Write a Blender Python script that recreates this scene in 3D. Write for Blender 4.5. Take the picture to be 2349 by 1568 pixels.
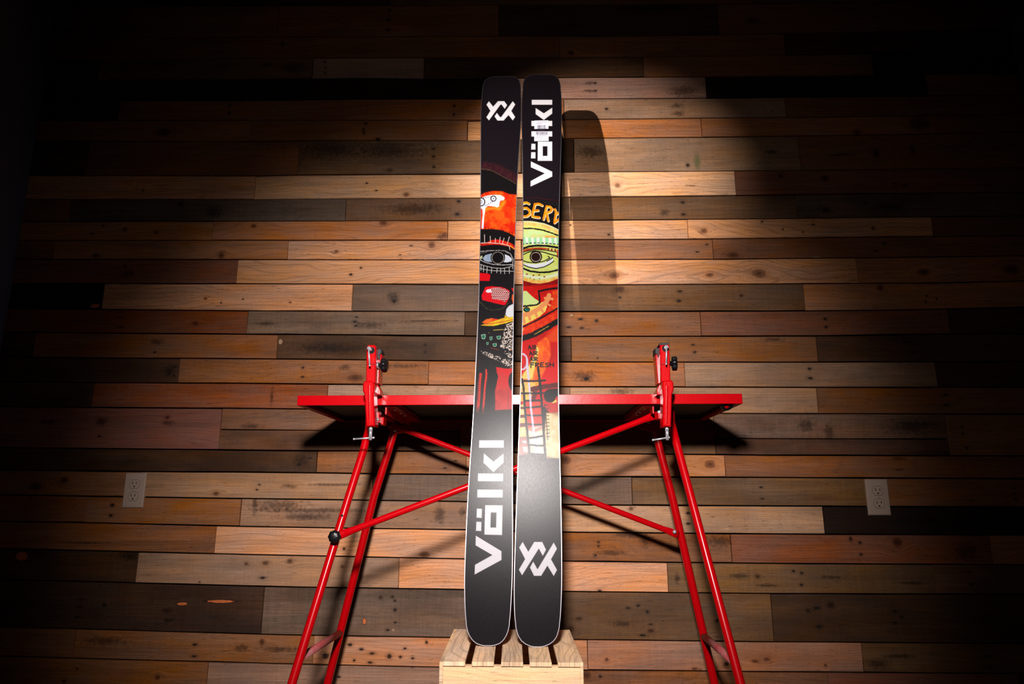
import bpy, math, random
import numpy as np
from mathutils import Vector, Matrix
random.seed(7)
rng = np.random.default_rng(11)

for o in list(bpy.data.objects):
    bpy.data.objects.remove(o)
S = bpy.context.scene

# ------------------------------------------------------------------ camera
F = 1572.0; CX = 1174.5; CY = 784.0
PITCH = math.radians(12.53); YAW = math.atan(F / 50000.0)
HC = 0.65                                   # camera height
cam_d = bpy.data.cameras.new('camera'); cam = bpy.data.objects.new('camera', cam_d)
S.collection.objects.link(cam)
cam_d.sensor_fit = 'HORIZONTAL'; cam_d.sensor_width = 36.0
cam_d.lens = F / 2349.0 * 36.0
cam_d.clip_start = 0.02; cam_d.clip_end = 50
cam.location = (0, 0, HC)
cam.rotation_euler = (math.pi / 2 + PITCH, 0, YAW)
S.camera = cam
R = cam.rotation_euler.to_matrix()

# ------------------------------------------------------------------ world, lights, exposure
S.view_settings.view_transform = 'Standard'; S.view_settings.look = 'None'
S.view_settings.gamma = 1.0; S.view_settings.use_curve_mapping = False
S.view_settings.exposure = 0.0
w = bpy.data.worlds.new('world'); S.world = w; w.use_nodes = True
w.node_tree.nodes['Background'].inputs[0].default_value = (0.5, 0.55, 0.7, 1)
w.node_tree.nodes['Background'].inputs[1].default_value = 0.004

def spot(name, loc, aim, power, size_deg, blend, radius, color=(1, 1, 1), sx=1.0):
    l = bpy.data.lights.new(name, 'SPOT'); o = bpy.data.objects.new(name, l)
    l.energy = power; l.spot_size = math.radians(size_deg); l.spot_blend = blend
    l.shadow_soft_size = radius; l.color = color
    o.location = loc
    d = Vector(aim) - Vector(loc)
    o.rotation_euler = d.to_track_quat('-Z', 'Y').to_euler()
    o.scale = (sx, 1, 1)
    S.collection.objects.link(o)
    return o
# flash head just above the camera: hot centre and the reflector's spill
FL = (-0.07, 0.0, HC + 0.60)
spot('flash_light', FL, (-0.12, 2.2, HC + 0.09), 262, 68, 1.0, 0.075, (1.0, 0.93, 0.90), 0.96)
spot('flash_spill', FL, (-0.05, 2.2, HC + 0.40), 11, 98, 1.0, 0.075, (1.0, 0.93, 0.90), 1.0)
# narrow snooted spot from the left, on the ski tips
spot('snoot_light', (-0.90, 0.0, HC + 1.00), (0.17, 2.25, HC + 1.06), 400, 24.5, 1.0, 0.012, (1.0, 0.93, 0.86), 1.0)

# ------------------------------------------------------------------ geometry helpers
def ray(px, py):
    d = R @ Vector(((px - CX) / F, -(py - CY) / F, -1.0))
    return d
def at(px, py, Y):
    d = ray(px, py); t = Y / d.y
    return Vector((d.x * t, Y, HC + d.z * t))
def lin(c):
    return tuple(((v / 255) / 12.92 if v / 255 <= 0.04045 else ((v / 255 + 0.055) / 1.055) ** 2.4) for v in c)

COL = S.collection
def mesh_obj(name, verts, faces, mat, parent=None, smooth=False):
    me = bpy.data.meshes.new(name)
    me.from_pydata([tuple(v) for v in verts], [], faces)
    me.update()
    if smooth:
        me.polygons.foreach_set('use_smooth', [True] * len(me.polygons))
    o = bpy.data.objects.new(name, me); COL.objects.link(o)
    if mat: me.materials.append(mat)
    if parent:
        o.parent = parent
        o.matrix_parent_inverse = Matrix.Translation(-parent.location)
    return o
def thing(name, loc, label, cat, group=None):
    o = bpy.data.objects.new(name, None); COL.objects.link(o)
    o.empty_display_size = 0.05
    o.location = loc; o['label'] = label; o['category'] = cat
    if group: o['group'] = group
    return o

class G:
    """collects shapes for one mesh"""
    def __init__(s): s.v = []; s.f = []; s.sm = []
    def add(s, v, f, smooth=False):
        b = len(s.v); s.v += [Vector(p) for p in v]
        s.f += [tuple(i + b for i in q) for q in f]; s.sm += [smooth] * len(f)
    def box(s, a, b, bev=0.0):
        x0, x1 = sorted((a[0], b[0])); y0, y1 = sorted((a[1], b[1])); z0, z1 = sorted((a[2], b[2]))
        if bev <= 0:
            v = [(x0, y0, z0), (x1, y0, z0), (x1, y1, z0), (x0, y1, z0), (x0, y0, z1), (x1, y0, z1), (x1, y1, z1), (x0, y1, z1)]
            s.add(v, [(0, 3, 2, 1), (4, 5, 6, 7), (0, 1, 5, 4), (1, 2, 6, 5), (2, 3, 7, 6), (3, 0, 4, 7)])
        else:
            s.prism([(x0 + bev, z0), (x1 - bev, z0), (x1, z0 + bev), (x1, z1 - bev), (x1 - bev, z1), (x0 + bev, z1), (x0, z1 - bev), (x0, z0 + bev)], y0, y1, bev)
    def prism(s, xz, y0, y1, bev=0.0):
        """outline in the XZ plane extruded in Y, front edge chamfered by bev"""
        n = len(xz)
        ar = sum(xz[i][0] * xz[(i + 1) % n][1] - xz[(i + 1) % n][0] * xz[i][1] for i in range(n))
        if ar < 0: xz = xz[::-1]
        rings = []
        if bev > 0:
            cx = sum(p[0] for p in xz) / n; cz = sum(p[1] for p in xz) / n
            ins = []
            for i in range(n):
                p0 = Vector(xz[i - 1]); p1 = Vector(xz[i]); p2 = Vector(xz[(i + 1) % n])
                d1 = (p1 - p0).normalized(); d2 = (p2 - p1).normalized()
                n1 = Vector((-d1.y, d1.x)); n2 = Vector((-d2.y, d2.x))
                m = (n1 + n2)
                if m.length < 1e-6: m = n1
                m.normalize(); k = max(0.45, m.dot(n1))
                q = p1 + m * (bev / k); ins.append((q.x, q.y))
            rings = [(ins, y0), (xz, y0 + bev), (xz, y1)]
        else:
            rings = [(xz, y0), (xz, y1)]
        v = []
        for r, y in rings: v += [(p[0], y, p[1]) for p in r]
        f = [tuple(range(n))]
        for k in range(len(rings) - 1):
            for i in range(n):
                j = (i + 1) % n
                f.append((k * n + i, (k + 1) * n + i, (k + 1) * n + j, k * n + j))
        f.append(tuple(reversed(range((len(rings) - 1) * n, len(rings) * n))))
        s.add(v, f)
    def tube(s, pts, r, n=14, caps=True, squash=None):
        pts = [Vector(p) for p in pts]
        rs = r if isinstance(r, (list, tuple)) else [r] * len(pts)
        v = []
        up = None
        for i, p in enumerate(pts):
            if i == 0: t = pts[1] - pts[0]
            elif i == len(pts) - 1: t = pts[-1] - pts[-2]
            else: t = (pts[i + 1] - p).normalized() + (p - pts[i - 1]).normalized()
            t.normalize()
            if up is None:
                up = Vector((0, 0, 1)) if abs(t.z) < 0.8 else Vector((1, 0, 0))
            a = t.cross(up).normalized(); b = a.cross(t).normalized(); up = b
            for k in range(n):
                th = 2 * math.pi * k / n
                sa, sb = (1, 1) if not squash or squash[i] is None else squash[i]
                v.append(p + a * (math.cos(th) * rs[i] * sa) + b * (math.sin(th) * rs[i] * sb))
        f = []
        for i in range(len(pts) - 1):
            for k in range(n):
                j = (k + 1) % n
                f.append((i * n + k, i * n + j, (i + 1) * n + j, (i + 1) * n + k))
        s.add(v, f, True)
        if caps:
            b = len(s.v) - len(v)
            s.f.append(tuple(b + k for k in reversed(range(n)))); s.sm.append(False)
            s.f.append(tuple(b + (len(pts) - 1) * n + k for k in range(n))); s.sm.append(False)
    def ball(s, c, r, n=12, sc=(1, 1, 1)):
        v = []; f = []
        m = n // 2
        for i in range(m + 1):
            ph = math.pi * i / m
            for k in range(n):
                th = 2 * math.pi * k / n
                v.append((c[0] + r * sc[0] * math.sin(ph) * math.cos(th), c[1] + r * sc[1] * math.sin(ph) * math.sin(th), c[2] + r * sc[2] * math.cos(ph)))
        for i in range(m):
            for k in range(n):
                j = (k + 1) % n
                f.append((i * n + k, i * n + j, (i + 1) * n + j, (i + 1) * n + k)[::-1])
        s.add(v, f, True)
    def lathe(s, c, axis, prof, n=32, lobes=0, amp=0.0):
        """prof: list of (r, d) along axis from c"""
        ax = Vector(axis).normalized()
        u = ax.cross(Vector((0, 0, 1)) if abs(ax.z) < 0.8 else Vector((1, 0, 0))).normalized(); w_ = ax.cross(u)
        v = []; f = []
        for (r, d) in prof:
            for k in range(n):
                th = 2 * math.pi * k / n
                rr = r * (1 + (amp * math.cos(lobes * th) if lobes else 0))
                v.append(Vector(c) + ax * d + u * (rr * math.cos(th)) + w_ * (rr * math.sin(th)))
        for i in range(len(prof) - 1):
            for k in range(n):
                j = (k + 1) % n
                f.append((i * n + k, (i + 1) * n + k, (i + 1) * n + j, i * n + j)[::-1])
        s.add(v, f, True)
        b = len(s.v) - len(v)
        s.f.append(tuple(b + k for k in reversed(range(n)))); s.sm.append(False)
        s.f.append(tuple(b + (len(prof) - 1) * n + k for k in range(n))); s.sm.append(False)
    def build(s, name, mat, parent=None):
        o = mesh_obj(name, s.v, s.f, mat, parent)
        o.data.polygons.foreach_set('use_smooth', s.sm)
        return o
def pxpoly(pts, Y):
    return [(at(x, y, Y).x, at(x, y, Y).z) for x, y in pts]

# ------------------------------------------------------------------ materials
def new_mat(name):
    m = bpy.data.materials.new(name); m.use_nodes = True
    nt = m.node_tree; b = nt.nodes['Principled BSDF']
    return m, nt, b
def simple(name, rgb, rough=0.5, metal=0.0, spec=0.5, coat=0.0, noise=0.0, bump=0.0, scale=60.0):
    m, nt, b = new_mat(name)
    c = (*lin(rgb), 1)
    b.inputs['Base Color'].default_value = c
    b.inputs['Roughness'].default_value = rough
    b.inputs['Metallic'].default_value = metal
    b.inputs['Specular IOR Level'].default_value = spec
    b.inputs['Coat Weight'].default_value = coat
    b.inputs['Coat Roughness'].default_value = 0.08
    if noise or bump:
        tc = nt.nodes.new('ShaderNodeNewGeometry')
        nz = nt.nodes.new('ShaderNodeTexNoise'); nz.inputs['Scale'].default_value = scale; nz.inputs['Detail'].default_value = 4
        nt.links.new(tc.outputs['Position'], nz.inputs['Vector'])
        if noise:
            mp = nt.nodes.new('ShaderNodeMapRange'); mp.inputs['To Min'].default_value = 1 - noise; mp.inputs['To Max'].default_value = 1 + noise
            nt.links.new(nz.outputs['Fac'], mp.inputs['Value'])
            mx = nt.nodes.new('ShaderNodeVectorMath'); mx.operation = 'SCALE'
            mx.inputs[0].default_value = c[:3]
            nt.links.new(mp.outputs[0], mx.inputs['Scale'])
            nt.links.new(mx.outputs[0], b.inputs['Base Color'])
        if bump:
            bp = nt.nodes.new('ShaderNodeBump'); bp.inputs['Strength'].default_value = bump; bp.inputs['Distance'].default_value = 0.002
            nt.links.new(nz.outputs['Fac'], bp.inputs['Height']); nt.links.new(bp.outputs[0], b.inputs['Normal'])
    return m
M_red = simple('red_paint', (184, 0, 10), 0.24, 0, 0.28, 0.08, 0.06, 0.05, 90)
M_cast = simple('red_cast_paint', (188, 0, 8), 0.24, 0, 0.3, 0.15, 0.05, 0.18, 160)
M_black = simple('black_plastic', (16, 16, 18), 0.32)
M_rubber = simple('black_rubber', (22, 22, 24), 0.6, noise=0.2, bump=0.2)
M_steel = simple('zinc_steel', (200, 200, 206), 0.36, 0.6, noise=0.05)
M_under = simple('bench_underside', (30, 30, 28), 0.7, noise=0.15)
M_plate = simple('almond_plastic', (176, 152, 136), 0.45, noise=0.03)
M_slot = simple('dark_slot', (8, 6, 6), 0.9)
M_paint = simple('dark_blue_paint', (112, 118, 150), 0.75, noise=0.06, bump=0.08)
M_floor = simple('concrete_floor', (70, 66, 62), 0.8, noise=0.2, bump=0.2, scale=12)
M_ceil = simple('ceiling_paint', (40, 38, 36), 0.9, noise=0.05)
M_back = simple('wall_backing', (24, 14, 9), 0.95, noise=0.2)

# dusty rung of the bench
def dusty_red():
    m, nt, b = new_mat('dusty_red_paint')
    g = nt.nodes.new('ShaderNodeNewGeometry')
    nz = nt.nodes.new('ShaderNodeTexNoise'); nz.inputs['Scale'].default_value = 28; nz.inputs['Detail'].default_value = 6; nz.inputs['Roughness'].default_value = 0.7
    nt.links.new(g.outputs['Position'], nz.inputs['Vector'])
    rp = nt.nodes.new('ShaderNodeMapRange'); rp.inputs['From Min'].default_value = 0.3; rp.inputs['From Max'].default_value = 0.62
    nt.links.new(nz.outputs['Fac'], rp.inputs['Value'])
    mx = nt.nodes.new('ShaderNodeMix'); mx.data_type = 'RGBA'
    mx.inputs['A'].default_value = (*lin((190, 20, 28)), 1); mx.inputs['B'].default_value = (*lin((176, 112, 112)), 1)
    nt.links.new(rp.outputs[0], mx.inputs['Factor']); nt.links.new(mx.outputs['Result'], b.inputs['Base Color'])
    b.inputs['Roughness'].default_value = 0.75
    return m
M_dusty = dusty_red()

# ---- reclaimed wood node group
def wood_group():
    g = bpy.data.node_groups.new('reclaimed_wood', 'ShaderNodeTree')
    itf = g.interface
    itf.new_socket('Vector', in_out='INPUT', socket_type='NodeSocketVector')
    itf.new_socket('Tone', in_out='INPUT', socket_type='NodeSocketColor')
    for n in ('Rings', 'Stain', 'Saw'):
        itf.new_socket(n, in_out='INPUT', socket_type='NodeSocketFloat')
    itf.new_socket('Color', in_out='OUTPUT', socket_type='NodeSocketColor')
    itf.new_socket('Height', in_out='OUTPUT', socket_type='NodeSocketFloat')
    N = g.nodes; L = g.links
    gi = N.new('NodeGroupInput'); go = N.new('NodeGroupOutput')
    def noise(sc, scale, detail=3, rough=0.55, dist=0.0):
        mp = N.new('ShaderNodeVectorMath'); mp.operation = 'MULTIPLY'; mp.inputs[1].default_value = sc
        L.new(gi.outputs['Vector'], mp.inputs[0])
        nz = N.new('ShaderNodeTexNoise'); nz.inputs['Scale'].default_value = scale
        nz.inputs['Detail'].default_value = detail; nz.inputs['Roughness'].default_value = rough; nz.inputs['Distortion'].default_value = dist
        L.new(mp.outputs[0], nz.inputs['Vector'])
        return nz.outputs['Fac']
    def mrange(v, a, b, c, d, smooth=False):
        m = N.new('ShaderNodeMapRange'); m.inputs['From Min'].default_value = a; m.inputs['From Max'].default_value = b
        m.inputs['To Min'].default_value = c; m.inputs['To Max'].default_value = d
        if smooth: m.interpolation_type = 'SMOOTHSTEP'
        L.new(v, m.inputs['Value']); return m.outputs[0]
    def math_(op, a, b=None):
        m = N.new('ShaderNodeMath'); m.operation = op
        for i, q in enumerate((a, b)):
            if q is None: continue
            if isinstance(q, (int, float)): m.inputs[i].default_value = q
            else: L.new(q, m.inputs[i])
        return m.outputs[0]
    fine = noise((7, 1, 230), 1.0, 4, 0.6)
    band = noise((1.3, 1, 34), 1.0, 4, 0.6, 0.4)
    blot = noise((5, 1, 16), 1.0, 5, 0.6)
    big = noise((3.0, 1, 9), 1.0, 4, 0.55)
    saw = noise((120, 1, 9), 1.0, 3, 0.6)
    speck = noise((260, 1, 330), 1.0, 2, 0.5)
    # growth rings: sine of warped height
    warp = noise((1.5, 1, 7), 1.0, 2, 0.5)
    sep = N.new('ShaderNodeSeparateXYZ'); L.new(gi.outputs['Vector'], sep.inputs[0])
    ph = math_('ADD', math_('MULTIPLY', sep.outputs['Z'], 430.0), math_('MULTIPLY', warp, 95.0))
    sn = math_('SINE', ph)
    ring = mrange(sn, 0.45, 1.0, 0.0, 1.0, True)
    val = math_('MULTIPLY', mrange(fine, 0.25, 0.75, 0.74, 1.24), mrange(band, 0.25, 0.75, 0.78, 1.2))
    val = math_('MULTIPLY', val, mrange(blot, 0.25, 0.75, 0.80, 1.16))
    val = math_('MULTIPLY', val, math_('SUBTRACT', 1.0, math_('MULTIPLY', math_('MULTIPLY', ring, gi.outputs['Rings']), 0.27)))
    val = math_('MULTIPLY', val, math_('ADD', 1.0, math_('MULTIPLY', mrange(saw, 0.3, 0.7, -0.5, 0.5), gi.outputs['Saw'])))
    val = math_('MULTIPLY', val, mrange(speck, 0.25, 0.75, 0.90, 1.10))
    pits = noise((38, 1, 260), 1.0, 2, 0.5)
    val = math_('MULTIPLY', val, mrange(pits, 0.64, 0.72, 1.0, 0.62, True))
    nick = noise((24, 1, 420), 1.0, 2, 0.5)
    val = math_('MULTIPLY', val, mrange(nick, 0.68, 0.76, 1.0, 1.35, True))
    sc = N.new('ShaderNodeVectorMath'); sc.operation = 'SCALE'
    L.new(gi.outputs['Tone'], sc.inputs[0]); L.new(val, sc.inputs['Scale'])
    # hue drift towards grey / orange
    hs = N.new('ShaderNodeHueSaturation'); L.new(sc.outputs[0], hs.inputs['Color'])
    L.new(mrange(blot, 0.3, 0.7, 0.86, 1.14), hs.inputs['Saturation'])
    # stains
    st = mrange(big, 0.42, 0.64, 0.0, 1.0, True)
    st = math_('MULTIPLY', math_('MULTIPLY', st, mrange(fine, 0.3, 0.6, 0.55, 1.0)), gi.outputs['Stain'])
    mx = N.new('ShaderNodeMix'); mx.data_type = 'RGBA'; mx.blend_type = 'MIX'
    L.new(st, mx.inputs['Factor']); L.new(hs.outputs[0], mx.inputs['A'])
    dk = N.new('ShaderNodeVectorMath'); dk.operation = 'MULTIPLY'; dk.inputs[1].default_value = (0.30, 0.27, 0.26)
    L.new(hs.outputs[0], dk.inputs[0]); L.new(dk.outputs[0], mx.inputs['B'])
    L.new(mx.outputs['Result'], go.inputs['Color'])
    h = math_('ADD', math_('MULTIPLY', fine, 0.7), math_('MULTIPLY', blot, 0.5))
    h = math_('SUBTRACT', h, math_('MULTIPLY', ring, 0.12))
    h = math_('ADD', h, math_('MULTIPLY', math_('MULTIPLY', saw, gi.outputs['Saw']), 0.8))
    L.new(h, go.inputs['Height'])
    return g
WG = wood_group()

def wood_mat(name, tone, seed, rings=0.5, stain=0.3, saw=0.1, spots=(), rough=0.62, axes='xz', bump=0.35):
    """spots: (type, X, Z, rx, rz) in metres, world"""
    m, nt, b = new_mat(name); N = nt.nodes; L = nt.links
    g = N.new('ShaderNodeNewGeometry')
    sep = N.new('ShaderNodeSeparateXYZ'); L.new(g.outputs['Position'], sep.inputs[0])
    def add(a, v):
        q = N.new('ShaderNodeMath'); q.operation = 'ADD'; L.new(a, q.inputs[0]); q.inputs[1].default_value = v; return q.outputs[0]
    ax = {'x': sep.outputs['X'], 'y': sep.outputs['Y'], 'z': sep.outputs['Z']}
    A = ax[axes[0]]; Z = ax[axes[1]]
    masks = []
    if spots:
        nz = N.new('ShaderNodeTexNoise'); nz.inputs['Scale'].default_value = 90; nz.inputs['Detail'].default_value = 2
        L.new(g.outputs['Position'], nz.inputs['Vector'])
        wv = N.new('ShaderNodeMapRange'); wv.inputs['To Min'].default_value = -0.35; wv.inputs['To Max'].default_value = 0.35
        L.new(nz.outputs['Fac'], wv.inputs['Value'])
    for (ty, X0, Z0, rx, rz) in spots:
        cb = N.new('ShaderNodeVectorMath'); cb.operation = 'SUBTRACT'
        cb0 = N.new('ShaderNodeCombineXYZ'); L.new(A, cb0.inputs[0]); L.new(Z, cb0.inputs[2])
        L.new(cb0.outputs[0], cb.inputs[0]); cb.inputs[1].default_value = (X0, 0, Z0)
        ml = N.new('ShaderNodeVectorMath'); ml.operation = 'MULTIPLY'; ml.inputs[1].default_value = (1 / rx, 0, 1 / rz)
        L.new(cb.outputs[0], ml.inputs[0])
        ln = N.new('ShaderNodeVectorMath'); ln.operation = 'LENGTH'; L.new(ml.outputs[0], ln.inputs[0])
        ad = N.new('ShaderNodeMath'); ad.operation = 'ADD'; L.new(ln.outputs['Value'], ad.inputs[0])
        wm = N.new('ShaderNodeMath'); wm.operation = 'MULTIPLY'; L.new(wv.outputs[0], wm.inputs[0]); wm.inputs[1].default_value = {'k': 0.7, 'n': 1.2, 's': 2.6}.get(ty, 1.0)
        L.new(wm.outputs[0], ad.inputs[1])
        masks.append((ty, ad.outputs[0], Z0, rz))
    def mr(v, a, b_, c, d, smooth=True):
        q = N.new('ShaderNodeMapRange'); q.inputs['From Min'].default_value = a; q.inputs['From Max'].default_value = b_
        q.inputs['To Min'].default_value = c; q.inputs['To Max'].default_value = d
        if smooth: q.interpolation_type = 'SMOOTHSTEP'
        L.new(v, q.inputs['Value']); return q.outputs[0]
    # grain flows around knots
    Zs = Z
    for ty, dist, Z0, rz in masks:
        if ty != 'k': continue
        t = mr(dist, 0.6, 4.5, 0.85, 0.0)
        d1 = N.new('ShaderNodeMath'); d1.operation = 'SUBTRACT'; L.new(Z, d1.inputs[0]); d1.inputs[1].default_value = Z0
        d2 = N.new('ShaderNodeMath'); d2.operation = 'MULTIPLY'; L.new(d1.outputs[0], d2.inputs[0]); L.new(t, d2.inputs[1])
        d3 = N.new('ShaderNodeMath'); d3.operation = 'SUBTRACT'; L.new(Zs, d3.inputs[0]); L.new(d2.outputs[0], d3.inputs[1])
        Zs = d3.outputs[0]
    cv = N.new('ShaderNodeCombineXYZ')
    L.new(add(A, seed * 3.17 % 50), cv.inputs[0]); cv.inputs[1].default_value = seed * 1.9 % 37
    L.new(add(Zs, seed * 0.73 % 20), cv.inputs[2])
    gr = N.new('ShaderNodeGroup'); gr.node_tree = WG
    L.new(cv.outputs[0], gr.inputs['Vector'])
    gr.inputs['Tone'].default_value = (*tone, 1)
    gr.inputs['Rings'].default_value = rings; gr.inputs['Stain'].default_value = stain; gr.inputs['Saw'].default_value = saw
    col = gr.outputs['Color']
    def mixc(fac, a, bcol):
        q = N.new('ShaderNodeMix'); q.data_type = 'RGBA'
        L.new(fac, q.inputs['Factor']); L.new(a, q.inputs['A'])
        if isinstance(bcol, tuple): q.inputs['B'].default_value = (*bcol, 1)
        else: L.new(bcol, q.inputs['B'])
        return q.outputs['Result']
    def mulc(a, k):
        q = N.new('ShaderNodeVectorMath'); q.operation = 'MULTIPLY'; L.new(a, q.inputs[0]); q.inputs[1].default_value = k; return q.outputs[0]
    for ty, dist, Z0, rz in masks:
        if ty == 'k':
            col = mixc(mr(dist, 1.0, 2.4, 0.40, 0.0), col, mulc(col, (0.72, 0.62, 0.52)))
            col = mixc(mr(dist, 0.70, 1.15, 0.72, 0.0), col, tuple(c * k for c, k in zip(tone, (0.24, 0.17, 0.14))))
            col = mixc(mr(dist, 0.15, 0.6, 0.6, 0.0), col, tuple(c * k for c, k in zip(tone, (0.10, 0.07, 0.07))))
        elif ty == 'n':
            col = mixc(mr(dist, 0.9, 2.6, 0.45, 0.0), col, mulc(col, (0.35, 0.33, 0.36)))
            col = mixc(mr(dist, 0.6, 1.15, 0.92, 0.0), col, (0.012, 0.008, 0.007))
        elif ty == 's':
            col = mixc(mr(dist, 0.1, 1.5, 0.85, 0.0), col, mulc(col, (0.26, 0.25, 0.26)))
        elif ty == 'o':
            col = mixc(mr(dist, 1.0, 1.6, 0.7, 0.0), col, mulc(col, (0.2, 0.15, 0.15)))
            col = mixc(mr(dist, 0.8, 1.1, 0.95, 0.0), col, lin((205, 110, 62)))
        elif ty == 'w':
            col = mixc(mr(dist, 0.7, 1.1, 0.9, 0.0), col, lin((168, 138, 112)))
        elif ty == 'g':
            col = mixc(mr(dist, 0.3, 1.3, 0.55, 0.0), col, lin((60, 88, 40)))
    L.new(col, b.inputs['Base Color'])
    bp = N.new('ShaderNodeBump'); bp.inputs['Strength'].default_value = bump; bp.inputs['Distance'].default_value = 0.0012
    L.new(gr.outputs['Height'], bp.inputs['Height']); L.new(bp.outputs[0], b.inputs['Normal'])
    b.inputs['Roughness'].default_value = rough; b.inputs['Specular IOR Level'].default_value = 0.16
    return m

# ------------------------------------------------------------------ room shell
WY = 2.255                       # face of the planks
XL, XR = -1.735, 1.80
CEIL = 2.78
xr = at(2347, 220, WY).x; XR = xr
xl = at(40, 554, WY).x; XL = xl
def struct(name, a, b, mat):
    g_ = G(); g_.box(a, b); o = g_.build(name, mat); o['kind'] = 'structure'; return o
wall_back = struct('wall_back', (XL - 0.1, WY + 0.022, 0), (XR + 0.1, WY + 0.12, CEIL), M_back)
struct('wall_left', (XL - 0.12, -2.2, 0), (XL, WY + 0.022, CEIL), M_paint)
struct('wall_right', (XR, -2.2, 0), (XR + 0.12, WY + 0.022, CEIL), M_paint)
struct('floor', (XL - 0.12, -2.2, -0.1), (XR + 0.12, WY + 0.12, 0), M_floor)
struct('ceiling', (XL - 0.12, -2.2, CEIL), (XR + 0.12, WY + 0.12, CEIL + 0.1), M_ceil)

# ------------------------------------------------------------------ planks
BND = [
 [(300,13),(600,12),(1150,11),(1400,9.5),(1650,8),(2000,5),(2349,2)],
 [(0,89),(280,87),(600,84),(1200,82),(1500,80.5),(1700,77.5),(1880,74),(2100,70),(2349,66)],
 [(0,139),(290,136),(640,133),(800,131),(1200,131),(1500,129),(1700,127),(2000,122.6),(2200,119),(2349,116)],
 [(130,184),(600,181),(720,179.6),(830,177),(970,180),(1100,179),(1290,177),(1640,175),(1749,173.7),(2000,171.6),(2200,168.6),(2330,167)],
 [(100,231),(600,229),(790,226.8),(1290,226),(1500,224.8),(1620,223.8),(1800,221.7),(2100,219),(2349,217)],
 [(90,276),(600,275),(1070,275),(1290,273),(1600,270),(1800,268),(2000,266),(2200,263.6),(2349,261)],
 [(80,323),(600,324),(800,321.5),(1070,323),(1100,320),(1290,316),(1500,314.7),(1600,313.7),(1749,311.6),(1980,309),(2200,304.5),(2349,301)],
 [(70,402),(600,402.5),(680,400.4),(1100,398),(1290,394.5),(1500,392.8),(1749,391),(1900,389.7),(2100,387),(2349,384)],
 [(60,456.6),(600,456.6),(800,454.6),(1100,453),(1290,452),(1500,450),(1690,448),(1749,447),(2000,443.3),(2200,441.8),(2349,440.8)],
 [(50,507),(600,506.4),(1100,505),(1290,504.6),(1500,503.4),(1780,501.2),(2000,498.3),(2140,497),(2349,493.7)],
 [(40,550.6),(600,550.6),(1100,550),(1290,548.8),(1580,548),(1749,545.8),(2140,541.4),(2349,539.6)],
 [(30,594),(600,595),(1100,595.3),(1290,595.3),(1640,593.8),(1749,592.8),(2000,590),(2349,585.6)],
 [(25,649),(600,650),(1100,651.8),(1290,652.8),(1500,652),(1780,650.8),(2140,648),(2349,643.5)],
 [(10,707),(230,709),(600,712.6),(1100,714),(1290,713.8),(1780,712.8),(2000,711.5),(2150,708.5),(2349,704)],
 [(0,761),(300,764),(600,766),(800,767),(1070,770),(1290,770.8),(1749,770.2),(1900,769.5),(2180,765.5),(2349,764.5)],
 [(0,818),(200,820),(600,822.3),(800,824),(900,826),(1100,827.7),(1290,829.5),(1780,830),(2349,828.5)],
 [(0,874),(220,877),(600,879),(900,882),(1100,883.6),(1290,886.4),(1600,887),(1749,887.7),(2349,887.7)],
 [(0,931.6),(200,933.7),(600,936.5),(720,938),(1100,943),(1660,947.7),(2349,949.5)],
 [(0,1026),(500,1030.8),(600,1032.5),(1080,1034.8),(1290,1039),(1640,1042),(1749,1043.3),(2170,1044.8),(2349,1045)],
 [(0,1077.5),(330,1081),(600,1082.5),(850,1085.7),(1070,1088),(1290,1092),(1660,1094),(1749,1094.3),(2349,1097.7)],
 [(0,1134),(300,1139),(600,1143.5),(1070,1150),(1290,1157.5),(1780,1160),(2349,1162.8)],
 [(0,1195.3),(190,1198),(600,1208),(1060,1214.5),(1290,1220),(1749,1224.3),(2349,1227)],
 [(0,1257.4),(310,1265.4),(600,1272),(1060,1281.4),(1290,1286.7),(1749,1291.6),(2140,1294),(2349,1295)],
 [(0,1329),(310,1336.6),(600,1344.5),(1060,1351.8),(1290,1355.8),(1749,1361),(2349,1362.4)],
 [(0,1437.3),(300,1445.8),(600,1455),(1000,1461.8),(1310,1466.6),(1749,1472),(2349,1475.7)],
 [(0,1504.5),(165,1510),(600,1521.4),(1000,1530),(1340,1537),(1749,1541),(2349,1545)],
]
BW = []
for b_ in BND:
    pts = sorted([(at(x, y, WY).x, at(x, y, WY).z) for x, y in b_])
    xs = [p[0] for p in pts]; zs = [p[1] for p in pts]
    def ext(x0, z0, x1, z1, x): return z0 + (z1 - z0) * (x - x0) / (x1 - x0) * 0.6
    if xs[0] > XL - 0.05: zs.insert(0, zs[0] + (zs[0] - zs[1]) / (xs[1] - xs[0]) * (xs[0] - (XL - 0.06)) * 0.7); xs.insert(0, XL - 0.06)
    if xs[-1] < XR + 0.05: zs.append(zs[-1] + (zs[-1] - zs[-2]) / (xs[-1] - xs[-2]) * (XR + 0.06 - xs[-1]) * 0.7); xs.append(XR + 0.06)
    BW.append((xs, zs))
def bz(k, x): return float(np.interp(x, BW[k][0], BW[k][1]))

# colour families (as the wood itself looks)
C = {
 'P': (234, 168, 116), 'Q': (220, 150, 100), 'O': (188, 118, 70), 'B': (142, 92, 58), 'G': (118, 86, 60),
 'D': (82, 56, 38), 'K': (40, 26, 19), 'R': (134, 86, 64), 'W': (172, 126, 94), 'S': (112, 88, 72),
}
#  code -> rings, stain, saw
CP = {'P': (0.75, 0.0, 0.03), 'Q': (0.7, 0.05, 0.03), 'O': (0.55, 0.12, 0.03), 'B': (0.35, 0.35, 0.08), 'G': (0.25, 0.55, 0.12),
      'D': (0.2, 0.6, 0.14), 'K': (0.1, 0.5, 0.1), 'R': (0.35, 0.2, 0.06), 'W': (0.25, 0.35, 0.08), 'S': (0.25, 0.6, 0.18)}
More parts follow.
